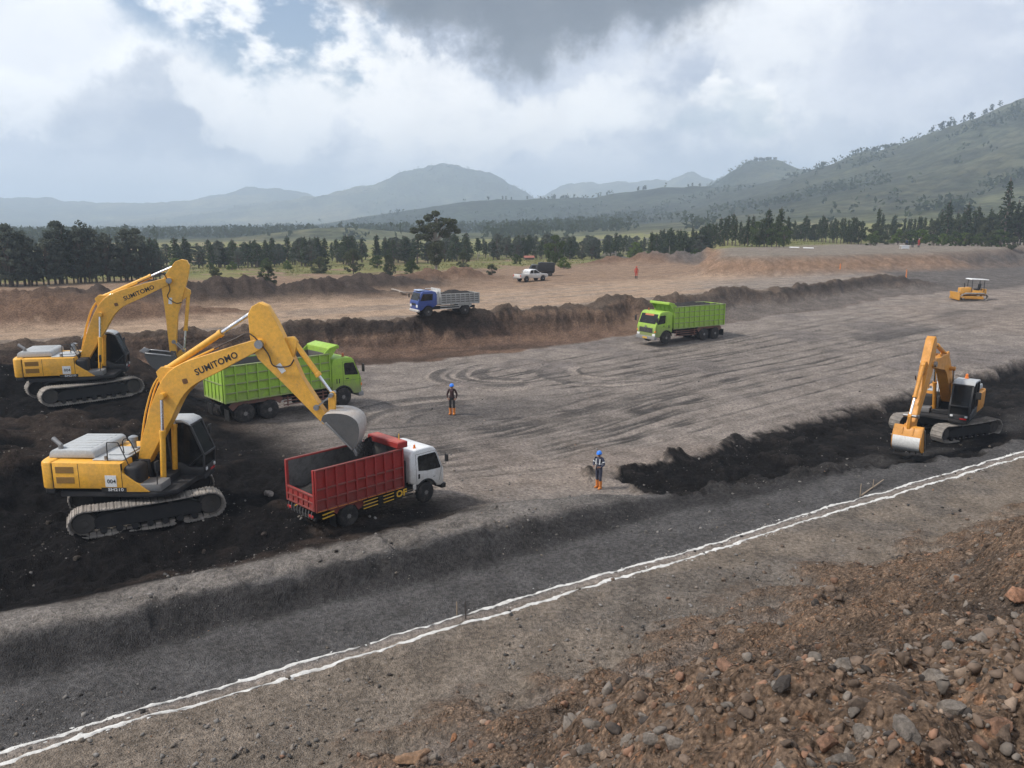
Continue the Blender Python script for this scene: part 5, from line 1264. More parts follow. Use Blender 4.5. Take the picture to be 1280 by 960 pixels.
ex3 = excavator('orange excavator digging black sand beside the lime line, amber beacon on its cab', (41.6, 22.5, hz(41.6, 22.5) - .05), R(172), 1.08, R(27), R(-50), R(-106), upper=R(25.9), BS=.74, paint=ORA, bucket_mat=ORA, letter=False, beacon=True, bucket_paint=True, old=True, LB=5.41, LA=3.28)

TRK = red_truck((8.06, 24.75, hz(9.5, 25.0) - .0), R(14)); TRK.scale = (.90, .90, .90)
for o in list(col.objects):
    if o.name.startswith('sand_load') and o.parent is None and (o.location - TRK.location).length < .01: o.scale = TRK.scale
g1 = big_green_truck('lime green dump truck parked behind the dumping excavator', (9.16, 42.14, hz(10.5, 42.5) - .02), R(12), 'low layer of dark sand in the green truck behind the excavator')
g2 = big_green_truck('loaded lime green dump truck driving along the foot of the cut bank', (51.3, 50.7, hz(49.5, 50.4)), R(180), 'dark sand heaped level with the sides of the loaded green truck', True)
bu, bv = ground_at(582, 399, 3.3)
BLT = blue_truck((bu, bv + .9, hz(bu - 2, bv + 1)), R(178))
pu, pv_ = ground_at(664, 354.5, 3.3)
pickup((pu, pv_, hz(pu, pv_)), R(6))
tu, tv = ground_at(680, 349, 3.3)
tarp_truck((tu, tv, hz(tu, tv)), R(150)).scale = (.88, .88, .88)
du, dv_ = ground_at(1213, 377, 2.7)
bulldozer((du, dv_, hz(du, dv_)), R(140))
blue_h = mat('blue_helmet', (.02, .20, .75), .35, 0, .06); org_b = mat('orange_boots', (.62, .20, .03), .6, 0, .4, (.2, .13, .08), 8)
a, b = 19.43, 24.6
person('person in navy overalls with silver bands, blue helmet and orange boots, holding a tool', (a, b, hz(a, b)), R(205), clothes('navy_overall', (.035, .042, .075)), clothes('navy_overall', (.035, .042, .075)), org_b, blue_h, 1.60, 'hold', bands=True)
a, b = 19.46, 38.1
person('person in dark maroon jacket and black trousers, blue helmet, orange boots, standing on tracks', (a, b, hz(a, b)), R(230), clothes('maroon_jacket', (.045, .018, .02)), clothes('black_trousers', (.015, .015, .018)), org_b, blue_h, 1.74, 'pocket')
a, b = ground_at(795, 353.5, 3.3)
person('person in red overalls standing on the upper dirt road', (a, b, hz(a, b)), R(240), clothes('red_overall', (.50, .05, .03)), clothes('red_overall', (.50, .05, .03)), mat('dark_boots', (.03, .03, .03), .6), mat('red_helmet', (.5, .05, .03), .4, 0, .05), 1.70, 'stand')

# ------------------------------------------------------------------ trees
rng = random.Random(7)
def leaf_mat(name, c1, c2):
    m = bpy.data.materials.new(name); m.use_nodes = True; t = NT(m.node_tree); t.n.clear()
    oi = t.node('ShaderNodeObjectInfo'); P = t.node('ShaderNodeTexCoord').outputs['Object']
    f = t.math('ADD', t.math('MULTIPLY', oi.outputs['Random'], .6), t.math('MULTIPLY', t.noise(P, .8, 3), .6), clamp=True)
    c = t.mix(f, c1, c2)
    d = t.node('ShaderNodeBsdfDiffuse'); t.l.new(c, d.inputs[0]); tr = t.node('ShaderNodeBsdfTranslucent'); t.l.new(c, tr.inputs[0])
    mx = t.node('ShaderNodeMixShader'); mx.inputs[0].default_value = .42; t.l.new(d.outputs[0], mx.inputs[1]); t.l.new(tr.outputs[0], mx.inputs[2])
    o = t.node('ShaderNodeOutputMaterial'); t.l.new(mx.outputs[0], o.inputs[0]); return m
L_PINE = leaf_mat('pine_needles', (.042, .060, .036), (.078, .098, .052)); L_DARK = leaf_mat('dark_leaves', (.048, .062, .040), (.10, .115, .066))
L_MID = leaf_mat('green_leaves', (.06, .09, .034), (.105, .135, .055)); L_OLIVE = leaf_mat('olive_leaves', (.06, .075, .04), (.12, .13, .075)); L_LIME = leaf_mat('fresh_leaves', (.09, .14, .03), (.14, .18, .06))
L_GROVE = leaf_mat('grove_leaves', (.075, .09, .072), (.15, .165, .13))
BARK = mat('bark', (.11, .085, .065), .9, 0, .3); PALEBARK = mat('pale_bark', (.28, .25, .21), .9, 0, .3)
def leaf_mesh(name, pts, size, m, seed):
    """pts: (n,3) leaf centres -> quads turned every way"""
    g = np.random.default_rng(seed); p = np.asarray(pts); n = len(p)
    a = g.normal(size=(n, 3)); a /= np.linalg.norm(a, axis=1)[:, None]; b = np.cross(a, g.normal(size=(n, 3))); b /= np.linalg.norm(b, axis=1)[:, None]
    s = (size * g.uniform(.55, 1.35, n))[:, None]; a = a * s; b = b * s * .62
    v = np.stack([p - a, p + b * .9, p + a, p - b * .9], 1).reshape(-1, 3)
    me = bpy.data.meshes.new(name); me.vertices.add(len(v)); me.vertices.foreach_set('co', v.astype(np.float32).ravel())
    me.loops.add(4 * n); me.polygons.add(n); me.loops.foreach_set('vertex_index', np.arange(4 * n, dtype=np.int32)); me.polygons.foreach_set('loop_start', np.arange(0, 4 * n, 4, dtype=np.int32))
    me.update(calc_edges=True); me.materials.append(m); return me
def trunk_mesh(h, r, limbs, m, seed):
    q = random.Random(seed); mb = MB(); pts = [(q.uniform(-.05, .05) * h * k / 5, q.uniform(-.05, .05) * h * k / 5, h * k / 5) for k in range(6)]; pts[0] = (0, 0, -.6)
    mb.tube(pts, [r * (1 - .16 * k) for k in range(6)], 7)
    for (p0, p1) in limbs: mid = (Vector(p0) + Vector(p1)) / 2 + Vector((0, 0, .08 * h)); mb.tube([p0, mid, p1], [r * .42, r * .3, r * .12], 5)
    me = mb.mesh('trunk'); me.materials.append(m); return me
def conifer(seed, h=8., w=1.7, base=.25, n=900, m=None, slim=1.):
    g = np.random.default_rng(seed); pts = []
    nb = 46
    limbs = []
    for i in range(nb):
        z = h * (base + (1 - base) * (i / nb) ** .9); rad = w * slim * (1 - (z / h - base) / (1 - base)) ** .75 * g.uniform(.55, 1.1) + .12
        az = i * 2.4 + g.uniform(-.4, .4); k = max(5, int(n / nb * (rad / w + .25)))
        t = g.uniform(.15, 1, k); px_, py_ = np.cos(az) * rad * t, np.sin(az) * rad * t
        pts.append(np.stack([px_ + g.normal(0, .14, k), py_ + g.normal(0, .14, k), z + t * rad * .18 + g.normal(0, .13, k)], 1))
        if i % 3 == 0: limbs.append(((0, 0, z), (math.cos(az) * rad * .8, math.sin(az) * rad * .8, z + rad * .15)))
    return trunk_mesh(h * .96, h * .018 + .03, limbs, BARK, seed), leaf_mesh('crown', np.concatenate(pts), .22, m or L_PINE, seed)
def broadleaf(seed, h=7., w=3., base=.3, clumps=34, per=55, m=None, leaf=.24, trunk=None, shape=1.):
    g = np.random.default_rng(seed); pts, limbs = [], []
    for i in range(clumps):
        u_ = g.uniform(0, 1); z = h * (base + (1 - base) * u_); prof = math.sin(math.pi * min(1, (.18 + .82 * u_))) ** .6
        r_ = w * prof * math.sqrt(g.uniform(.1, 1)) * .9; az = g.uniform(0, 6.283); c = np.array([math.cos(az) * r_, math.sin(az) * r_, z])
        cr = g.uniform(.16, .30) * w * shape; d = g.normal(size=(per, 3)); d /= np.linalg.norm(d, axis=1)[:, None]
        pts.append(c + d * cr * np.cbrt(g.uniform(.15, 1, per))[:, None] * np.array([1, 1, .75]))
        if i % 2 == 0: limbs.append(((0, 0, h * base * .8 + .2 * (z - h * base)), tuple(c)))
    return trunk_mesh(h * .8, h * .022 + .03, limbs, trunk or BARK, seed), leaf_mesh('crown', np.concatenate(pts), leaf, m or L_MID, seed)
def far_z(u, v):
    r = math.hypot(u, v); return float(far_land(np.array([u]), np.array([v]))[0][0]) if r > 330 else hz(u, v)
def plant(proto, name, label, px, dist, s, group=None, cat='tree', py=None, z=None, sx=1., rz=None):
    u, v = far_pt(px, dist) if py is None else ground_at(px, py, z)
    root = empty(name, (u, v, far_z(u, v) - .1), rng.uniform(0, 6.28) if rz is None else rz); root.scale = (s * sx, s * sx, s)
    tag(root, label, cat, group); link('trunk', proto[0], root); link('crown', proto[1], root); return root
CON = [conifer(20 + k, 8, 1.5 + .25 * (k % 3), .18 + .05 * (k % 3), 1000, slim=.8 + .1 * (k % 4)) for k in range(5)]
CONT = [(trunk_mesh(7.7, .13, [], PALEBARK, 77 + k), conifer(40 + k, 8, 1.3, .42, 800)[1]) for k in range(3)]
GROVE = [broadleaf(50 + k, 9, 2.6, .16, 60, 52, L_GROVE, .19, shape=.85) for k in range(4)]
ROUND = [broadleaf(60 + k, 6, 2.6, .15, 40, 60, (L_MID, L_DARK, L_OLIVE)[k], .2) for k in range(3)]
BUSH = [broadleaf(70 + k, 2.4, 1.5, .08, 26, 55, (L_MID, L_LIME, L_OLIVE)[k], .13) for k in range(3)]
for k in range(46):     # dense grove beyond the brown earth heaps
    px = -70 + 270 * ((k * .618) % 1) ** .9; d = 98 + 34 * ((k * .383) % 1) + max(0, px) * .16
    p = rng.choice(GROVE + CON[:2]); plant(p, 'grove_tree', 'tall dark tree in the dense grove behind the brown earth heaps', px, d, rng.uniform(.55, .98) * (1.0 - max(0, px - 110) * .0022), 'trees of the dark grove')
FULL, BARE = 'slender dark pine branched to the ground in the plantation belt behind the meadow', 'pine with bare pale lower trunk in the plantation belt behind the meadow'
for k in range(145):     # plantation behind the meadow
    px = 185 + 400 * rng.random(); d = 172 + 48 * rng.random()
    if k % 4 == 1: plant(rng.choice(GROVE), 'belt_tree', 'broad-crowned tree mixed among the slender plantation pines', px, d, rng.uniform(.45, .68), 'broad trees of the plantation belt', sx=1.35)
    else: plant(rng.choice(CON), 'pine_tree', FULL, px, d, rng.uniform(.50, .80), 'full pines of the plantation belt', sx=1.6)
for k in range(150):
    px = 560 + 330 * rng.random(); d = 188 + 56 * rng.random()
    if k % 5 == 1: plant(rng.choice(GROVE), 'belt_tree', 'broad-crowned tree mixed among the slender plantation pines', px, d, rng.uniform(.48, .7), 'broad trees of the plantation belt', sx=1.35); continue
    p = rng.choice(CONT + CON); bare = p in CONT
    plant(p, 'pine_tree', BARE if bare else FULL, px, d, rng.uniform(.68, 1.22) * (.60 + .28 * max(0, min(1, (px - 760) / 120))), 'bare-trunked pines of the plantation belt' if bare else 'full pines of the plantation belt', sx=1.5)
def thicket(p, px, d, s):
    if p in CON: plant(p, 'pointed_tree', 'pointed dark conifer in the thicket behind the brown mounds and plateau', px, d, s, 'conifers behind the mounds and plateau')
    else: plant(p, 'leafy_tree', 'round-crowned leafy tree in the thicket behind the brown mounds and plateau', px, d, s, 'leafy trees behind the mounds and plateau')
for k in range(34):
    px = 815 + 170 * ((k * .618) % 1); d = 168 + 45 * ((k * .383) % 1)
    thicket(rng.choice(ROUND[:2] + CON), px, d, rng.uniform(.68, .98))
for k in range(26):
    px = 985 + 95 * ((k * .618) % 1); d = 196 + 40 * ((k * .383) % 1)
    thicket(rng.choice(CON + ROUND[:2]), px, d, rng.uniform(.62, .86))
for k in range(46):
    px = 1095 + 225 * ((k * .618) % 1); d = 205 + 45 * ((k * .383) % 1)
    thicket(rng.choice(CON + ROUND[1:]), px, d, rng.uniform(.75, 1.05) + max(0, px - 1190) * .0025)
TALL = conifer(91, 15, 2.8, .12, 2600)
plant(TALL, 'conifer', 'tallest ragged conifer towering over the plateau thicket', 1256, 212, .96); plant(CON[1], 'conifer', 'pointed conifer with open branches above the plateau thicket', 1184, 216, 1.25); plant(CON[3], 'conifer', 'narrow conifer rising over bushes behind the plateau', 1208, 222, 1.2)
# single trees and bushes on the meadow
def lone_tree():
    g = np.random.default_rng(5); pts, limbs = [], []
    for (cx, cy, cz, r, n) in [(0, 0, 2.6, 1.1, 420), (-.3, .2, 3.6, 1.05, 380), (.3, -.2, 4.0, 1.0, 360), (0, 0, 1.7, .75, 220), (-1.0, .3, 5.4, .95, 360), (1.2, .2, 5.8, .9, 330), (-.2, -.3, 6.6, 1.0, 400), (.7, .4, 7.4, .85, 320), (-1.5, 0, 6.5, .7, 240), (2.1, 0, 6.6, .75, 260), (-2.7, .2, 6.2, .6, 200), (-.8, .2, 8.0, .7, 250), (1.6, -.2, 7.5, .65, 220), (.1, .1, 8.6, .55, 170), (-2.0, -.2, 5.3, .55, 170), (2.8, .1, 6.1, .5, 150), (-1.9, .1, 7.4, .5, 140), (2.4, .1, 7.5, .45, 120)]:
        d = g.normal(size=(n, 3)); d /= np.linalg.norm(d, axis=1)[:, None]
        pts.append(np.array([cx, cy, cz]) + d * r * np.cbrt(g.uniform(.1, 1, n))[:, None] * np.array([1, 1, .8]))
        if cz > 5: limbs.append(((0, 0, 4.2), (cx, cy, cz)))
    return trunk_mesh(8, .2, limbs, PALEBARK, 5), leaf_mesh('crown', np.concatenate(pts), .17, leaf_mat('lone_tree_leaves', (.045, .06, .032), (.14, .15, .095)), 5)
plant(lone_tree(), 'lone_tree', 'large open-crowned tree with dark ivy round its trunk on the meadow', 545, 0, 1.15, py=348, z=2.6, sx=1.15, rz=-VIEW_AZ)
plant(ROUND[0], 'shade_tree', 'round dense tree standing right behind the tarpaulin truck', 694, 0, .92, py=341, z=2.4)
plant(ROUND[1], 'round_tree', 'small round dark tree standing alone on the pale meadow', 336, 0, .48, py=361, z=2.9, sx=1.15)
plant(ROUND[2], 'bushy_tree', 'squat olive bush close to the lone open-crowned tree', 579, 0, .52, py=344, z=2.6)
plant(ROUND[1], 'bushy_tree', 'dark upright bush behind the soil bank near the planks', 487, 0, .60, py=352, z=2.7, sx=.8)
plant(BUSH[0], 'bush', 'small rounded bush left of the lone open-crowned tree behind the dark soil bank'.replace('left of', 'near'), 514, 0, .95, py=350, z=2.7)
plant(BUSH[2], 'bush', 'thin little tree alone on the meadow beyond the hanging excavator arm', 270, 0, .9, py=358, z=2.9)
plant(ROUND[2], 'bushy_tree', 'grey-green bushy tree at the meadow edge beyond the dark bank', 442, 0, .70, py=348, z=2.6)
plant(BUSH[2], 'bush', 'low spreading grey bush in the middle of the meadow', 400, 0, 1.15, py=346, z=2.6, sx=1.4)
plant(BUSH[1], 'bush', 'bright green bush at the foot of the plantation near the brown mound', 793, 0, 1.7, py=331, z=2.2)
plant(BUSH[1], 'bush', 'yellow-green bush beside the tarpaulin truck', 705, 0, .8, py=345, z=2.8)
plant(BUSH[0], 'bush', 'low dark bush between the red-roofed hut and the pickup', 646, 0, .8, py=338, z=2.5)
plant(BUSH[2], 'bush', 'weedy bush growing on the meadow edge beside the brown bank', 615, 0, .7, py=350, z=2.9)
for k in range(16):
    px = 1090 + 190 * ((k * .618) % 1)
    plant(BUSH[k % 3], 'bush', 'bush at the grassy rear edge of the plateau', px, 190 + 14 * ((k * .383) % 1), rng.uniform(.9, 1.5), 'bushes along the plateau edge', 'bush')
for k in range(14):
    px = 60 + 480 * ((k * .618) % 1)
    plant(BUSH[k % 3], 'bush', 'scrubby bush dotted over the meadow before the plantation', px, 150 + 24 * ((k * .383) % 1), rng.uniform(.5, 1.0), 'bushes dotted over the meadow', 'bush')
for k in range(18):
    px = 560 + 330 * ((k * .618) % 1)
    plant(BUSH[(k % 2) * 2], 'bush', 'undergrowth bush among the pale plantation trunks', px, 188 + 20 * ((k * .383) % 1), rng.uniform(.6, 1.1), 'bushes under the plantation', 'bush')

def woodland():
    """far wood on the hillsides: reads as one mass"""
    g = np.random.default_rng(3); n = 26000
    px = g.uniform(-150, 1500, n); d = np.exp(g.uniform(math.log(430), math.log(3200), n))
    a = np.arctan((px - 640) / 967 / (math.cos(PITCH) + .04)); X, Y = d * np.sin(a), d * np.cos(a)
    c, s = math.cos(VIEW_AZ), math.sin(VIEW_AZ); u, v = X * c + Y * s, -X * s + Y * c
    w = fbm(u * .006, v * .006, 80, 4) + .6 * fbm(u * .02, v * .02, 90, 3)
    keep = (w > .34) | (g.uniform(size=n) < .012)
    u, v = u[keep], v[keep]; z = far_land(u, v)[0]
    k = len(u); per = 7; h = g.uniform(5, 10, k)
    P = np.repeat(np.stack([u, v, z], 1), per, 0); hh = np.repeat(h, per)
    P = P + np.stack([g.normal(0, .22, k * per) * hh, g.normal(0, .22, k * per) * hh, g.uniform(.15, .95, k * per) * hh], 1)
    me = leaf_mesh('woodland', P, 1.9, leaf_mat('far_wood', (.02, .034, .02), (.05, .065, .032)), 4)
    o = bpy.data.objects.new('woodland', me); col.objects.link(o); tag(o, 'dark scattered woodland on the far hillsides', 'woodland', kind='stuff')
    # ragged trees standing on the skyline of the right-hand hill
    P = []
    dds = np.linspace(750, 2100, 90)
    for q in range(70):
        px = g.choice([g.uniform(1150, 1235), g.uniform(935, 965), g.uniform(600, 900)]); uv_ = np.array([far_pt(px, dd) for dd in dds]); zz = far_land(uv_[:, 0], uv_[:, 1])[0]; b_ = int(np.argmax((zz - 11.3) / dds)); best = (uv_[b_, 0], uv_[b_, 1], zz[b_])
        hh = g.uniform(4, 9) * (1.1 if px > 1100 else .8)
        P.append(np.array(best) + np.stack([g.normal(0, .13, 40) * hh, g.normal(0, .13, 40) * hh, g.uniform(.1, 1, 40) * hh], 1))
    me = leaf_mesh('ridge_wood', np.concatenate(P), 1.2, leaf_mat('ridge_leaves', (.015, .025, .016), (.03, .042, .024)), 6)
    o = bpy.data.objects.new('ridge_wood', me); col.objects.link(o); tag(o, 'ragged line of trees along the hill skyline', 'woodland', kind='stuff')
woodland()
def meadow_grass():
    g = np.random.default_rng(8); n = 60000
    px = g.uniform(-60, 1340, n); d = np.exp(g.uniform(math.log(95), math.log(260), n))
    a = np.arctan((px - 640) / 967 / (math.cos(PITCH) + .04)); X, Y = d * np.sin(a), d * np.cos(a)
    c, s = math.cos(VIEW_AZ), math.sin(VIEW_AZ); u, v = X * c + Y * s, -X * s + Y * c
    z, cc, m = land(u, v, True); k = (m[:, 1] > .5) & (fbm(u * .12, v * .12, 33, 3) > -.1)
    P = np.stack([u, v, z + .12], 1)[k]
    me = leaf_mesh('grass', P, .17, leaf_mat('dry_grass', (.12, .135, .05), (.25, .23, .11)), 9)
    o = bpy.data.objects.new('grass', me); col.objects.link(o); tag(o, 'rough yellow-green grass over the meadow', 'grass', kind='stuff')
meadow_grass()

# ------------------------------------------------------------------ rubble, gravel, lime lines, stakes and small things
def ico(sub):
    bm = bmesh.new(); bmesh.ops.create_icosphere(bm, subdivisions=sub, radius=1); v = np.array([x.co[:] for x in bm.verts]); f = np.array([[q.index for q in p.verts] for p in bm.faces]); bm.free(); return v, f
def stone_shape(sub, seed):
    v, f = ico(sub); g = np.random.default_rng(seed)
    for _ in range(13):      # knock flats off a ball so that it breaks like stone
        d = g.normal(size=3); d /= np.linalg.norm(d); t = g.uniform(.38, .78); k = v @ d; v = v - np.clip(k - t, 0, None)[:, None] * d * .92
    n = fbm(v[:, 0] * 1.7 + seed, v[:, 1] * 1.7 + v[:, 2] * 1.3, seed, 3); v = v * (1 + .13 * n)[:, None]
    return v * np.array([1, g.uniform(.65, .95), g.uniform(.5, .8)]), f
def stone_mat(name, attr=False, c=(.2, .2, .2), c2=None):
    m = bpy.data.materials.new(name); m.use_nodes = True; t = NT(m.node_tree); b = m.node_tree.nodes['Principled BSDF']
    P = t.node('ShaderNodeTexCoord').outputs['Object']
    if attr: base = t.node('ShaderNodeVertexColor', layer_name='tone').outputs[0]
    else: base = t.mix(t.node('ShaderNodeObjectInfo').outputs['Random'], c, c2 or c)
    n1 = t.noise(P, 3.0 if not attr else 14., 5, .65); n2 = t.noise(P, 14., 4, .6)
    cc = t.mix(1.0, base, t.mix(t.ramp(n1, .3, .7), (.6, .6, .6), (1.3, 1.28, 1.25)), 'MULTIPLY')
    cc = t.mix(t.ramp(n2, .48, .75, .04, .6), cc, (.11, .085, .067))
    t.l.new(cc, b.inputs['Base Color']); b.inputs['Roughness'].default_value = .92; b.inputs['Specular IOR Level'].default_value = .2
    bp = t.node('ShaderNodeBump'); bp.inputs['Strength'].default_value = .6; bp.inputs['Distance'].default_value = .03 if not attr else .01; t.l.new(n2, bp.inputs['Height']); t.l.new(bp.outputs[0], b.inputs['Normal'])
    return m
TONES = [('orange_rock', 'rust-orange rock lying loose on the rubble bank', (.27, .15, .098), (.19, .115, .08), .14), ('brown_rock', 'brown earthy rock lying loose on the rubble bank', (.145, .104, .078), (.115, .088, .07), .47),
         ('grey_rock', 'grey stone lying loose on the rubble bank', (.20, .175, .152), (.14, .122, .107), .26), ('dark_rock', 'blackish rock lying loose on the rubble bank', (.055, .048, .044), (.04, .035, .033), .08), ('pink_rock', 'pale pinkish stone lying loose on the rubble bank', (.27, .20, .15), (.23, .175, .135), .05)]
def scatter_rubble():
    g = np.random.default_rng(12)
    # candidates over the bank and its toe, weighted to where the bank lies
    n = 90000
    az = VIEW_AZ + g.uniform(R(-44), R(46), n); r = np.exp(g.uniform(math.log(3.2), math.log(46), n))
    u, v = r * np.sin(az), r * np.cos(az)
    w1 = fbm(u * .22, v * .22, 1, 4); toe = 14.2 + .55 * w1
    dens = sm(-2.6, 1.4, toe - v + .9 * fbm(u * .7, v * .7, 101, 3)); dens = np.where(v > toe, dens * .45, dens)
    dens *= .42 + .58 * sm(-.25, .45, fbm(u * .8, v * .8, 102, 3))
    k = (g.uniform(size=n) < dens) & (v > -3); u, v, r = u[k], v[k], r[k]
    z = land(u, v); n = len(u)
    size = .009 + .0130 * g.pareto(1.85, n); size = np.minimum(size, .14) * np.clip(.55 + .035 * r, .6, 1.5) * np.where(v > 12.6, .6, 1)
    kind = g.choice(5, n, p=[t[4] for t in TONES])
    app = size / r; order = np.argsort(-app); big = order[:286]; rest = order[286:22000]
    shapes = []
    for q in range(7):
        sv, sf = stone_shape(3, 200 + q); me = bpy.data.meshes.new('rock'); me.from_pydata(sv.tolist(), [], sf.tolist()); me.polygons.foreach_set('use_smooth', np.ones(len(me.polygons), bool)); me.set_sharp_from_angle(angle=R(16)); shapes.append(me)
    tm = [stone_mat(t[0], False, t[2], t[3]) for t in TONES]; var = {}
    for i in big:
        kk, q = int(kind[i]), int(g.integers(7))
        if (kk, q) not in var:
            me = shapes[q].copy(); me.materials.append(tm[kk]); var[(kk, q)] = me
        o = link(TONES[kk][0], var[(kk, q)], None, (u[i], v[i], z[i] + size[i] * .12), tuple(g.uniform(-.5, .5, 2)) + (g.uniform(0, 6.28),)); o.scale = (size[i],) * 3
        tag(o, TONES[kk][1], 'rock', TONES[kk][0].replace('_', ' ') + 's of the rubble bank')
    # the rest: gravel and small stones in one mesh
    def merged(idx, sub, nsh, name, label, tones, zoff=.2, sz=None):
        base = [stone_shape(sub, 300 + q) for q in range(nsh)]; V, F, T = [], [], []; off = 0
        for q in range(nsh):
            ii = idx[q::nsh]; m_ = len(ii); bv, bf = base[q]; nv = len(bv)
            a = g.uniform(0, 6.28, m_); ca, sa = np.cos(a), np.sin(a); tl = g.uniform(-.6, .6, m_); s_ = (sz if sz is not None else size)[ii]
            x = bv[None, :, 0] * ca[:, None] - bv[None, :, 1] * sa[:, None]; y = bv[None, :, 0] * sa[:, None] + bv[None, :, 1] * ca[:, None]; zz = bv[None, :, 2] + x * tl[:, None] * .5
            P = np.stack([x, y, zz], 2) * s_[:, None, None]; P[:, :, 0] += u[ii][:, None]; P[:, :, 1] += v[ii][:, None]; P[:, :, 2] += (z[ii] + s_ * zoff)[:, None]
            V.append(P.reshape(-1, 3)); F.append((bf[None] + (np.arange(m_) * nv)[:, None, None] + off).reshape(-1, 3)); off += m_ * nv
            tc = np.array([t_ for t_ in tones])[kind[ii]] * g.uniform(.65, 1.3, m_)[:, None]; T.append(np.repeat(tc, nv, 0))
        V, F, T = np.concatenate(V), np.concatenate(F), np.concatenate(T)
        me = bpy.data.meshes.new(name); me.vertices.add(len(V)); me.vertices.foreach_set('co', V.astype(np.float32).ravel()); me.loops.add(F.size); me.polygons.add(len(F))
        me.loops.foreach_set('vertex_index', F.astype(np.int32).ravel()); me.polygons.foreach_set('loop_start', np.arange(0, F.size, 3, dtype=np.int32)); me.update(calc_edges=True)
        a = me.color_attributes.new('tone', 'FLOAT_COLOR', 'POINT'); a.data.foreach_set('color', np.concatenate([T, np.ones((len(T), 1))], 1).astype(np.float32).ravel())
        me.materials.append(stone_mat(name + '_stone', True)); o = bpy.data.objects.new(name, me); col.objects.link(o); tag(o, label, 'gravel', kind='stuff'); return len(F)
    mid = [np.array(t[2]) * .5 + np.array(t[3]) * .5 for t in TONES]
    merged(rest[:2600], 2, 6, 'rubble', 'small broken stones covering the rubble bank', mid); merged(rest[2600:], 1, 6, 'gravel', 'fine loose gravel over the rubble bank', mid)
    # pebbles on bench, terrace and pit floor
    n = 46000; az = VIEW_AZ + g.uniform(R(-40), R(40), n); r = np.exp(g.uniform(math.log(13), math.log(60), n)); u, v = r * np.sin(az), r * np.cos(az)
    d = np.where(v < 23, 1., .55) * sm(-.4, .5, fbm(u * .4, v * .4, 111, 3)); kk = (g.uniform(size=n) < d) & (v > 13.3) & (v < 58); u, v = u[kk], v[kk]; z = land(u, v); n = len(u)
    sz = np.minimum(.012 + .014 * g.pareto(2.2, n), .10); kind = g.choice(5, n, p=[.02, .2, .5, .25, .03])
    merged(np.arange(n), 1, 6, 'pebbles', 'scattered pebbles on the grey bench and pit floor', [(.2, .12, .08), (.15, .13, .11), (.2, .19, .18), (.05, .05, .05), (.3, .25, .22)], .2, sz)
scatter_rubble()
def boulder(name, label, px, py, z0, size, c, c2, seed, squash=(1, 1, 1)):
    u, v = ground_at(px, py, z0)
    for _ in range(6):      # settle on the sloping bank
        z0 = hz(u, v); u, v = ground_at(px, py, z0)
    sv, sf = stone_shape(4, seed); n = fbm(sv[:, 0] * 3 + seed, sv[:, 1] * 3 + sv[:, 2] * 2, seed + 9, 4); sv = sv * (1 + .08 * n)[:, None] * np.array(squash)
    me = bpy.data.meshes.new(name); me.from_pydata(sv.tolist(), [], sf.tolist()); me.polygons.foreach_set('use_smooth', np.ones(len(me.polygons), bool)); me.materials.append(stone_mat(name + '_stone', False, c, c2))
    o = link(name, me, None, (u, v, z0 + size * .32), (.1, -.15, seed)); o.scale = (size,) * 3; tag(o, label, 'rock'); return o
boulder('earth_clod', 'large flat grey-brown clod casting a dark shadow on the rubble bank', 1200, 822, 6, .20, (.13, .10, .085), (.10, .08, .07), 31, (1.35, 1, .6))
boulder('orange_boulder', 'big pinkish orange boulder at the upper part of the rubble bank', 1272, 750, 6, .24, (.36, .20, .13), (.30, .16, .10), 32, (1.1, 1, .9))
boulder('black_block', 'jet black lump of rock near the big orange boulder', 1240, 776, 6, .10, (.02, .02, .02), (.02, .02, .02), 33)
boulder('brown_clod', 'crumbly brown clod beside the white flecks on the rubble bank', 925, 900, 4, .20, (.15, .11, .085), (.13, .10, .08), 34, (1.2, 1, .8))
boulder('brown_lump', 'split reddish brown lump lying where rubble meets the gravel strip', 890, 792, 2.5, .20, (.19, .11, .08), (.15, .10, .07), 35, (1.1, .9, .6))
boulder('white_stone', 'bright whitish stone half sunk in the brown rubble', 742, 893, 3, .085, (.45, .42, .37), (.42, .38, .34), 36)
boulder('tan_boulder', 'broad tan orange boulder at the bottom of the rubble bank', 520, 950, 2, .26, (.26, .16, .10), (.22, .14, .09), 37, (1.4, 1, .6))
boulder('round_stone', 'single brown stone alone on the grey gravel strip', 904, 726, 1.2, .12, (.16, .12, .09), (.14, .11, .09), 38)
boulder('orange_stone', 'orange stone beside the tan boulder at the rubble toe', 567, 925, 2, .13, (.36, .17, .09), (.30, .15, .08), 39)
boulder('grey_block', 'grey rock lying on black sand between excavator and red truck', 336, 618, 1.3, .24, (.16, .15, .145), (.16, .15, .145), 40, (1.3, 1, .7))
for (px, py, s_) in ((420, 690, .1), (330, 668, .12), (255, 690, .12), (95, 700, .14), (60, 655, .12), (350, 588, .10), (300, 570, .1)):
    o = boulder('soil_lump', 'small lump of soil on the black sand near the tracked excavators', px, py, 1.3, s_, (.06, .05, .045), (.04, .035, .03), 41 + px % 7); o['group'] = 'soil lumps on the black sand'

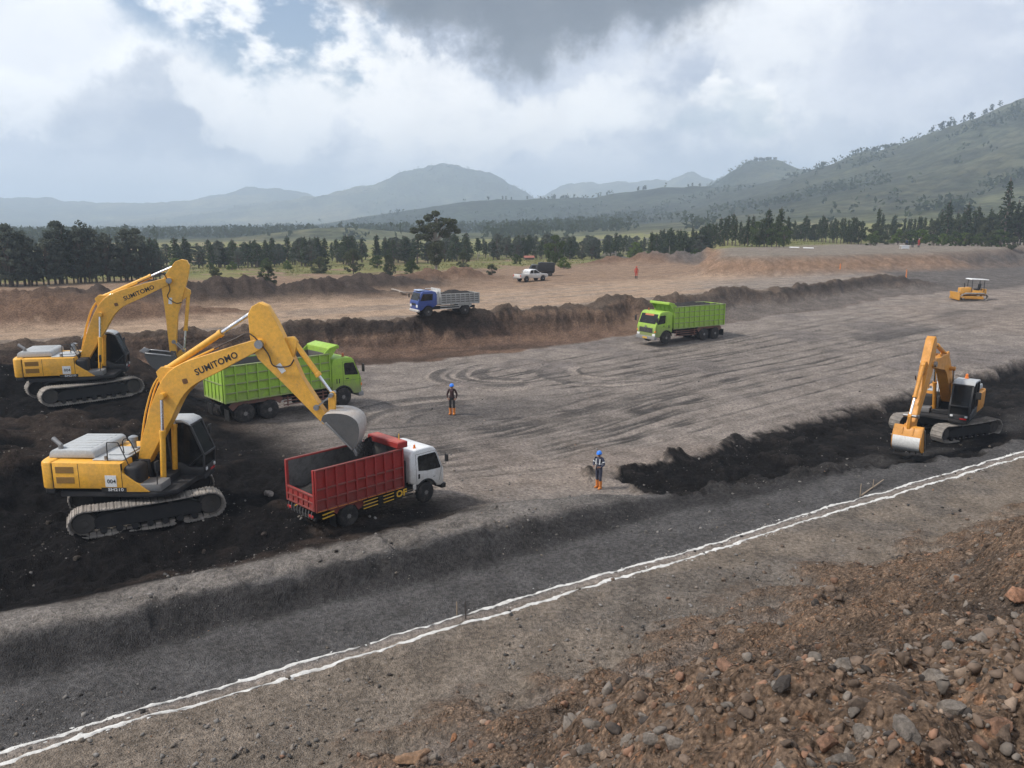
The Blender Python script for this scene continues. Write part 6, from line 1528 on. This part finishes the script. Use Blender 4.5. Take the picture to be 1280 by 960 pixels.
def lime_line(name, v0, wid, label, seed, gap):
    """poured lime: a low crumbly ridge that follows the ground"""
    us = np.arange(-9, 62, .045); c = v0 + .05 * fbm(us * .25, us * 0 + seed, seed, 3) + .025 * fbm(us * 1.4, us * 0 + seed, seed + 3, 3)
    w = wid * (1 + .5 * fbm(us * .9, us * 0, seed + 5, 4) + .5 * fbm(us * 5., us * 0, seed + 6, 3)); w = np.where(fbm(us * .55, us * 0 + 4, seed + 8, 3) < gap, 0, w); w = np.where(w > 0, np.clip(w, .028, None), 0)
    V, F = [], []; cross = (-1, -.45, .1, .5, 1); hh = (-.015, .014, .022, .016, -.015)
    for j, (cj, hj) in enumerate(zip(cross, hh)):
        vv = c + w * cj + (.045 * fbm(us * 6, us * 0 + j, seed + 20 + j, 3) if j in (0, 4) else .018 * vn(us * 8, us * 0 + j, seed + 25)); V.append(np.stack([us, vv, land(us, vv) + hj + .006 * vn(us * 9, us * 0 + j, seed + 30)], 1))
    n = len(us); V = np.stack(V, 1).reshape(-1, 3)
    for i in range(n - 1):
        if w[i] > .02 and w[i + 1] > .02:
            for j in range(4): F.append((i * 5 + j, (i + 1) * 5 + j, (i + 1) * 5 + j + 1, i * 5 + j + 1))
    me = bpy.data.meshes.new(name); me.from_pydata(V.tolist(), [], F); me.polygons.foreach_set('use_smooth', np.ones(len(me.polygons), bool))
    me.materials.append(mat('lime_powder', (.70, .69, .66), .95, 0, .55, (.33, .31, .29), 2.0, .1, bump=.8, bscale=40)); o = link(name, me); o['kind'] = 'structure'; return o
def lime_crumbs():
    g = np.random.default_rng(55); n = 5200; us = g.uniform(-9, 62, n); row = g.integers(0, 2, n); vs = np.where(row == 0, 17.08, 16.62) + g.normal(0, .085, n)
    k = fbm(us * .8, us * 0 + row * 5, 56, 3) > -.35; us, vs = us[k], vs[k]; z = land(us, vs); bv, bf = stone_shape(1, 321); m_ = len(us); s_ = .006 + .008 * g.pareto(2.2, m_); s_ = np.minimum(s_, .05)
    a = g.uniform(0, 6.28, m_); x = bv[None, :, 0] * np.cos(a)[:, None] - bv[None, :, 1] * np.sin(a)[:, None]; y = bv[None, :, 0] * np.sin(a)[:, None] + bv[None, :, 1] * np.cos(a)[:, None]
    P = np.stack([x * 1.6, y, np.broadcast_to(bv[None, :, 2] * .6, x.shape)], 2) * s_[:, None, None]; P += np.stack([us, vs, z + .004], 1)[:, None, :]
    F = (bf[None] + (np.arange(m_) * len(bv))[:, None, None]).reshape(-1, 3); me = bpy.data.meshes.new('lime_crumbs'); me.from_pydata(P.reshape(-1, 3).tolist(), [], F.tolist())
    me.materials.append(mat('lime_powder', (.70, .69, .66), .95, 0, .55, (.33, .31, .29), 2.0, .1, bump=.8, bscale=40)); o = link('lime_crumbs', me); tag(o, 'crumbs of spilt white lime along the two lines', 'lime', kind='stuff')
lime_crumbs()
lime_line('lime_line', 17.08, .058, '', 401, -9); lime_line('lime_line', 16.66, .064, '', 431, -1.3)
wood = mat('stake_wood', (.30, .23, .16), .8, 0, .3); dwood = mat('dark_stake_wood', (.045, .035, .03), .8, 0, .3)
def stake(label, px, py, h, m, z=1.0):
    u, v = ground_at(px, py, z); z = hz(u, v); u, v = ground_at(px, py, z); mb = MB(); mb.tube([(0, 0, -.15), (.006, .004, h * .5), (0, 0, h - .02), (0, 0, h)], [.017, .017, .016, .006], 6); o = mb.build('wooden_stake', m, None, loc=(u, v, hz(u, v))); tag(o, label, 'stake')
stake('pale wooden stake next to the dark stake at the lime lines', 571, 769, .40, wood); stake('dark wooden stake standing between the two lime lines', 582, 774, .52, dwood)
stake('pale stake with a fallen stick at its foot, by the black sand', 1075, 621, .55, wood); stake('short pale stake just uphill of the fallen stick by the black sand', 1091, 611, .40, wood)
u1, v1 = ground_at(1077, 621, 1.0); u2, v2 = ground_at(1104, 604, 1.0)
mb = MB(); mb.tube([(u1, v1, hz(u1, v1) + .02), ((u1 + u2) / 2, (v1 + v2) / 2 + .05, hz((u1 + u2) / 2, (v1 + v2) / 2) + .05), (u2, v2, hz(u2, v2) + .1)], [.03, .028, .02], 6); tag(mb.build('stick', wood), 'bent stick lying on the ground between two pale stakes', 'stick')

def pouring_sand():
    g = np.random.default_rng(77); base = ex1.location; n = 5200
    a = UP1; dirv = Vector((math.cos(ex1.rotation_euler[2] + a), math.sin(ex1.rotation_euler[2] + a))); S = 1.18
    reach = S * (.12 + 5.42 * math.cos(R(43.7)) + 3.06 * math.cos(R(-51.9)) + 1.45 * .80 * math.cos(R(-44))); zt = base.z + S * (1.8 + 5.42 * math.sin(R(43.7)) + 3.06 * math.sin(R(-51.9)) + 1.45 * .80 * math.sin(R(-44)))
    c = Vector((base.x + dirv.x * reach, base.y + dirv.y * reach)); lat = Vector((-dirv.y, dirv.x))
    t = g.uniform(0, 1, n) ** 1.2; y = np.clip(g.normal(0, .24, n) + .14 * np.sign(np.sin(t * 40)) * 0, -.55, .55); y = np.round(y * 7) / 7 + g.normal(0, .035, n)
    x = g.normal(0, .05, n) + .05 * t; P = np.stack([c.x + lat.x * y + dirv.x * x, c.y + lat.y * y + dirv.y * x, zt + .05 - t * (zt - (TRK.location.z + 1.6))], 1)
    me = leaf_mesh('pouring_sand', P, .032, M_SAND(), 78); o = bpy.data.objects.new('pouring_sand', me); col.objects.link(o); tag(o, 'dark sand pouring from the bucket teeth into the truck', 'sand', kind='stuff')
pouring_sand()
# people, board and pipes on the plateau
for (px, lab, c1, c2) in ((1133, 'person in navy clothes standing beside two others on the plateau', (.03, .045, .09), (.02, .025, .04)), (1140.5, 'person in dark green clothes between two others on the plateau', (.03, .045, .03), (.02, .022, .025)), (1148, 'person in red overalls standing in the group on the plateau', (.5, .045, .03), (.45, .04, .03))):
    u, v = ground_at(px, 309.5, 7.1); person(lab, (u, v, hz(u, v)), R(200 + px), clothes('plateau_top_%d' % px, c1), clothes('plateau_trousers_%d' % px, c2), mat('dark_boots', (.03, .03, .03), .6), None if px < 1135 else mat('pale_cap', (.5, .45, .4), .5), 1.68, 'stand')
u, v = ground_at(1130.5, 311.5, 7.1); t_ = empty('survey_table', (u, v, hz(u, v)), R(-30)); tag(t_, 'low white table standing on the plateau near three people', 'table')
TW = mat('clean_white', (.8, .8, .8), .5, 0, .1); mb = MB(); mb.b2(-.8, .8, -.4, .4, .62, .70); mb.build('table_top', TW, t_, .01); mb = MB(); mb.b2(-.7, .7, -.32, -.28, .1, .62); mb.build('front_panel', TW, t_)
for sx in (-.7, .7):
    for sy in (-.32, .32): mb = MB(); mb.b2(sx - .03, sx + .03, sy - .03, sy + .03, -.1, .62); mb.build('leg', TW, t_)
for (xa, xb, py, lab) in ((987, 999, 309.5, 'short white pipe lying on the plateau edge'), (1004, 1017, 310.2, 'longer white pipe on the plateau near the short pipe')):
    ua, va = ground_at(xa, py, 7.2); ub, vb = ground_at(xb, py + .2, 7.2); mb = MB(); mb.cyl((ua, va, hz(ua, va) + .1), (ub, vb, hz(ub, vb) + .1), .11, n=10); tag(mb.build('white_pipe', M_WHITE()), lab, 'pipe')
def post(name, label, px, py, h, m, z, cat='post', r=.05):
    u, v = ground_at(px, py, z); mb = MB(); mb.tube([(0, 0, -.2), (.02, 0, h * .6), (0, 0, h)], [r, r, r * .8], 7); tag(mb.build(name, m, None, loc=(u, v, hz(u, v))), label, cat)
og = mat('orange_marker', (.62, .20, .06), .6, 0, .2)
post('marker_post', 'orange marker post at the end of the cut bank near the bulldozer', 1132, 352, 1.5, og, 3.7, r=.09); post('marker_post', 'short orange post on the upper road below the plateau', 1049, 349, .8, og, 3.7, r=.09)
# hut behind the meadow, planks on the dark bank, flag
u, v = ground_at(661, 333, 1.9); hut = empty('field_hut', (u, v, hz(u, v)), R(-20), .75); tag(hut, 'tiny field hut with faded red roof at the plantation edge', 'hut')
mb = MB(); mb.b2(-1.4, 1.4, -1.0, 1.0, -.3, .8); mb.build('wall', mat('hut_boards', (.12, .09, .07), .9, 0, .3), hut)
mb = MB(); mb.prism([(-1.3, .75), (0, 1.35), (1.3, .75), (0, 1.23)], -1.7, 1.7, 'yz'); mb.build('roof', mat('faded_red_roof', (.30, .09, .06), .8, 0, .35), hut)
for i, (xa, ya, xb, yb, lab) in enumerate(((490, 353, 506, 357, 'upper weathered plank on the dark soil bank'), (499, 357, 518, 356, 'middle weathered plank crossing another on the dark soil bank'), (517, 356, 523, 352, 'short plank end sticking up from the dark soil bank'))):
    ua, va = ground_at(xa, ya, 4.6); ub, vb = ground_at(xb, yb, 4.6); mb = MB(); mb.bar((ua, va, hz(ua, va) + .25), (ub, vb, hz(ub, vb) + .25), .3, .12); tag(mb.build('timber_plank', mat('weathered_timber', (.34, .29, .24), .85, 0, .4), None, .01), lab, 'plank')
u, v = ground_at(237, 386, 3.4); fl = empty('marker_flag', (u, v, hz(u, v))); tag(fl, 'thin post with small orange disc beyond the hanging excavator arm', 'marker')
mb = MB(); mb.cyl((0, 0, -.2), (0, 0, 1.5), .02, n=6); mb.build('post', wood, fl); mb = MB(); mb.cyl((0, -.03, 1.45), (0, .03, 1.45), .17, n=14); mb.build('disc', mat('bright_orange', (.8, .14, .05), .5, 0, .05), fl, rot=(0, 0, -VIEW_AZ))
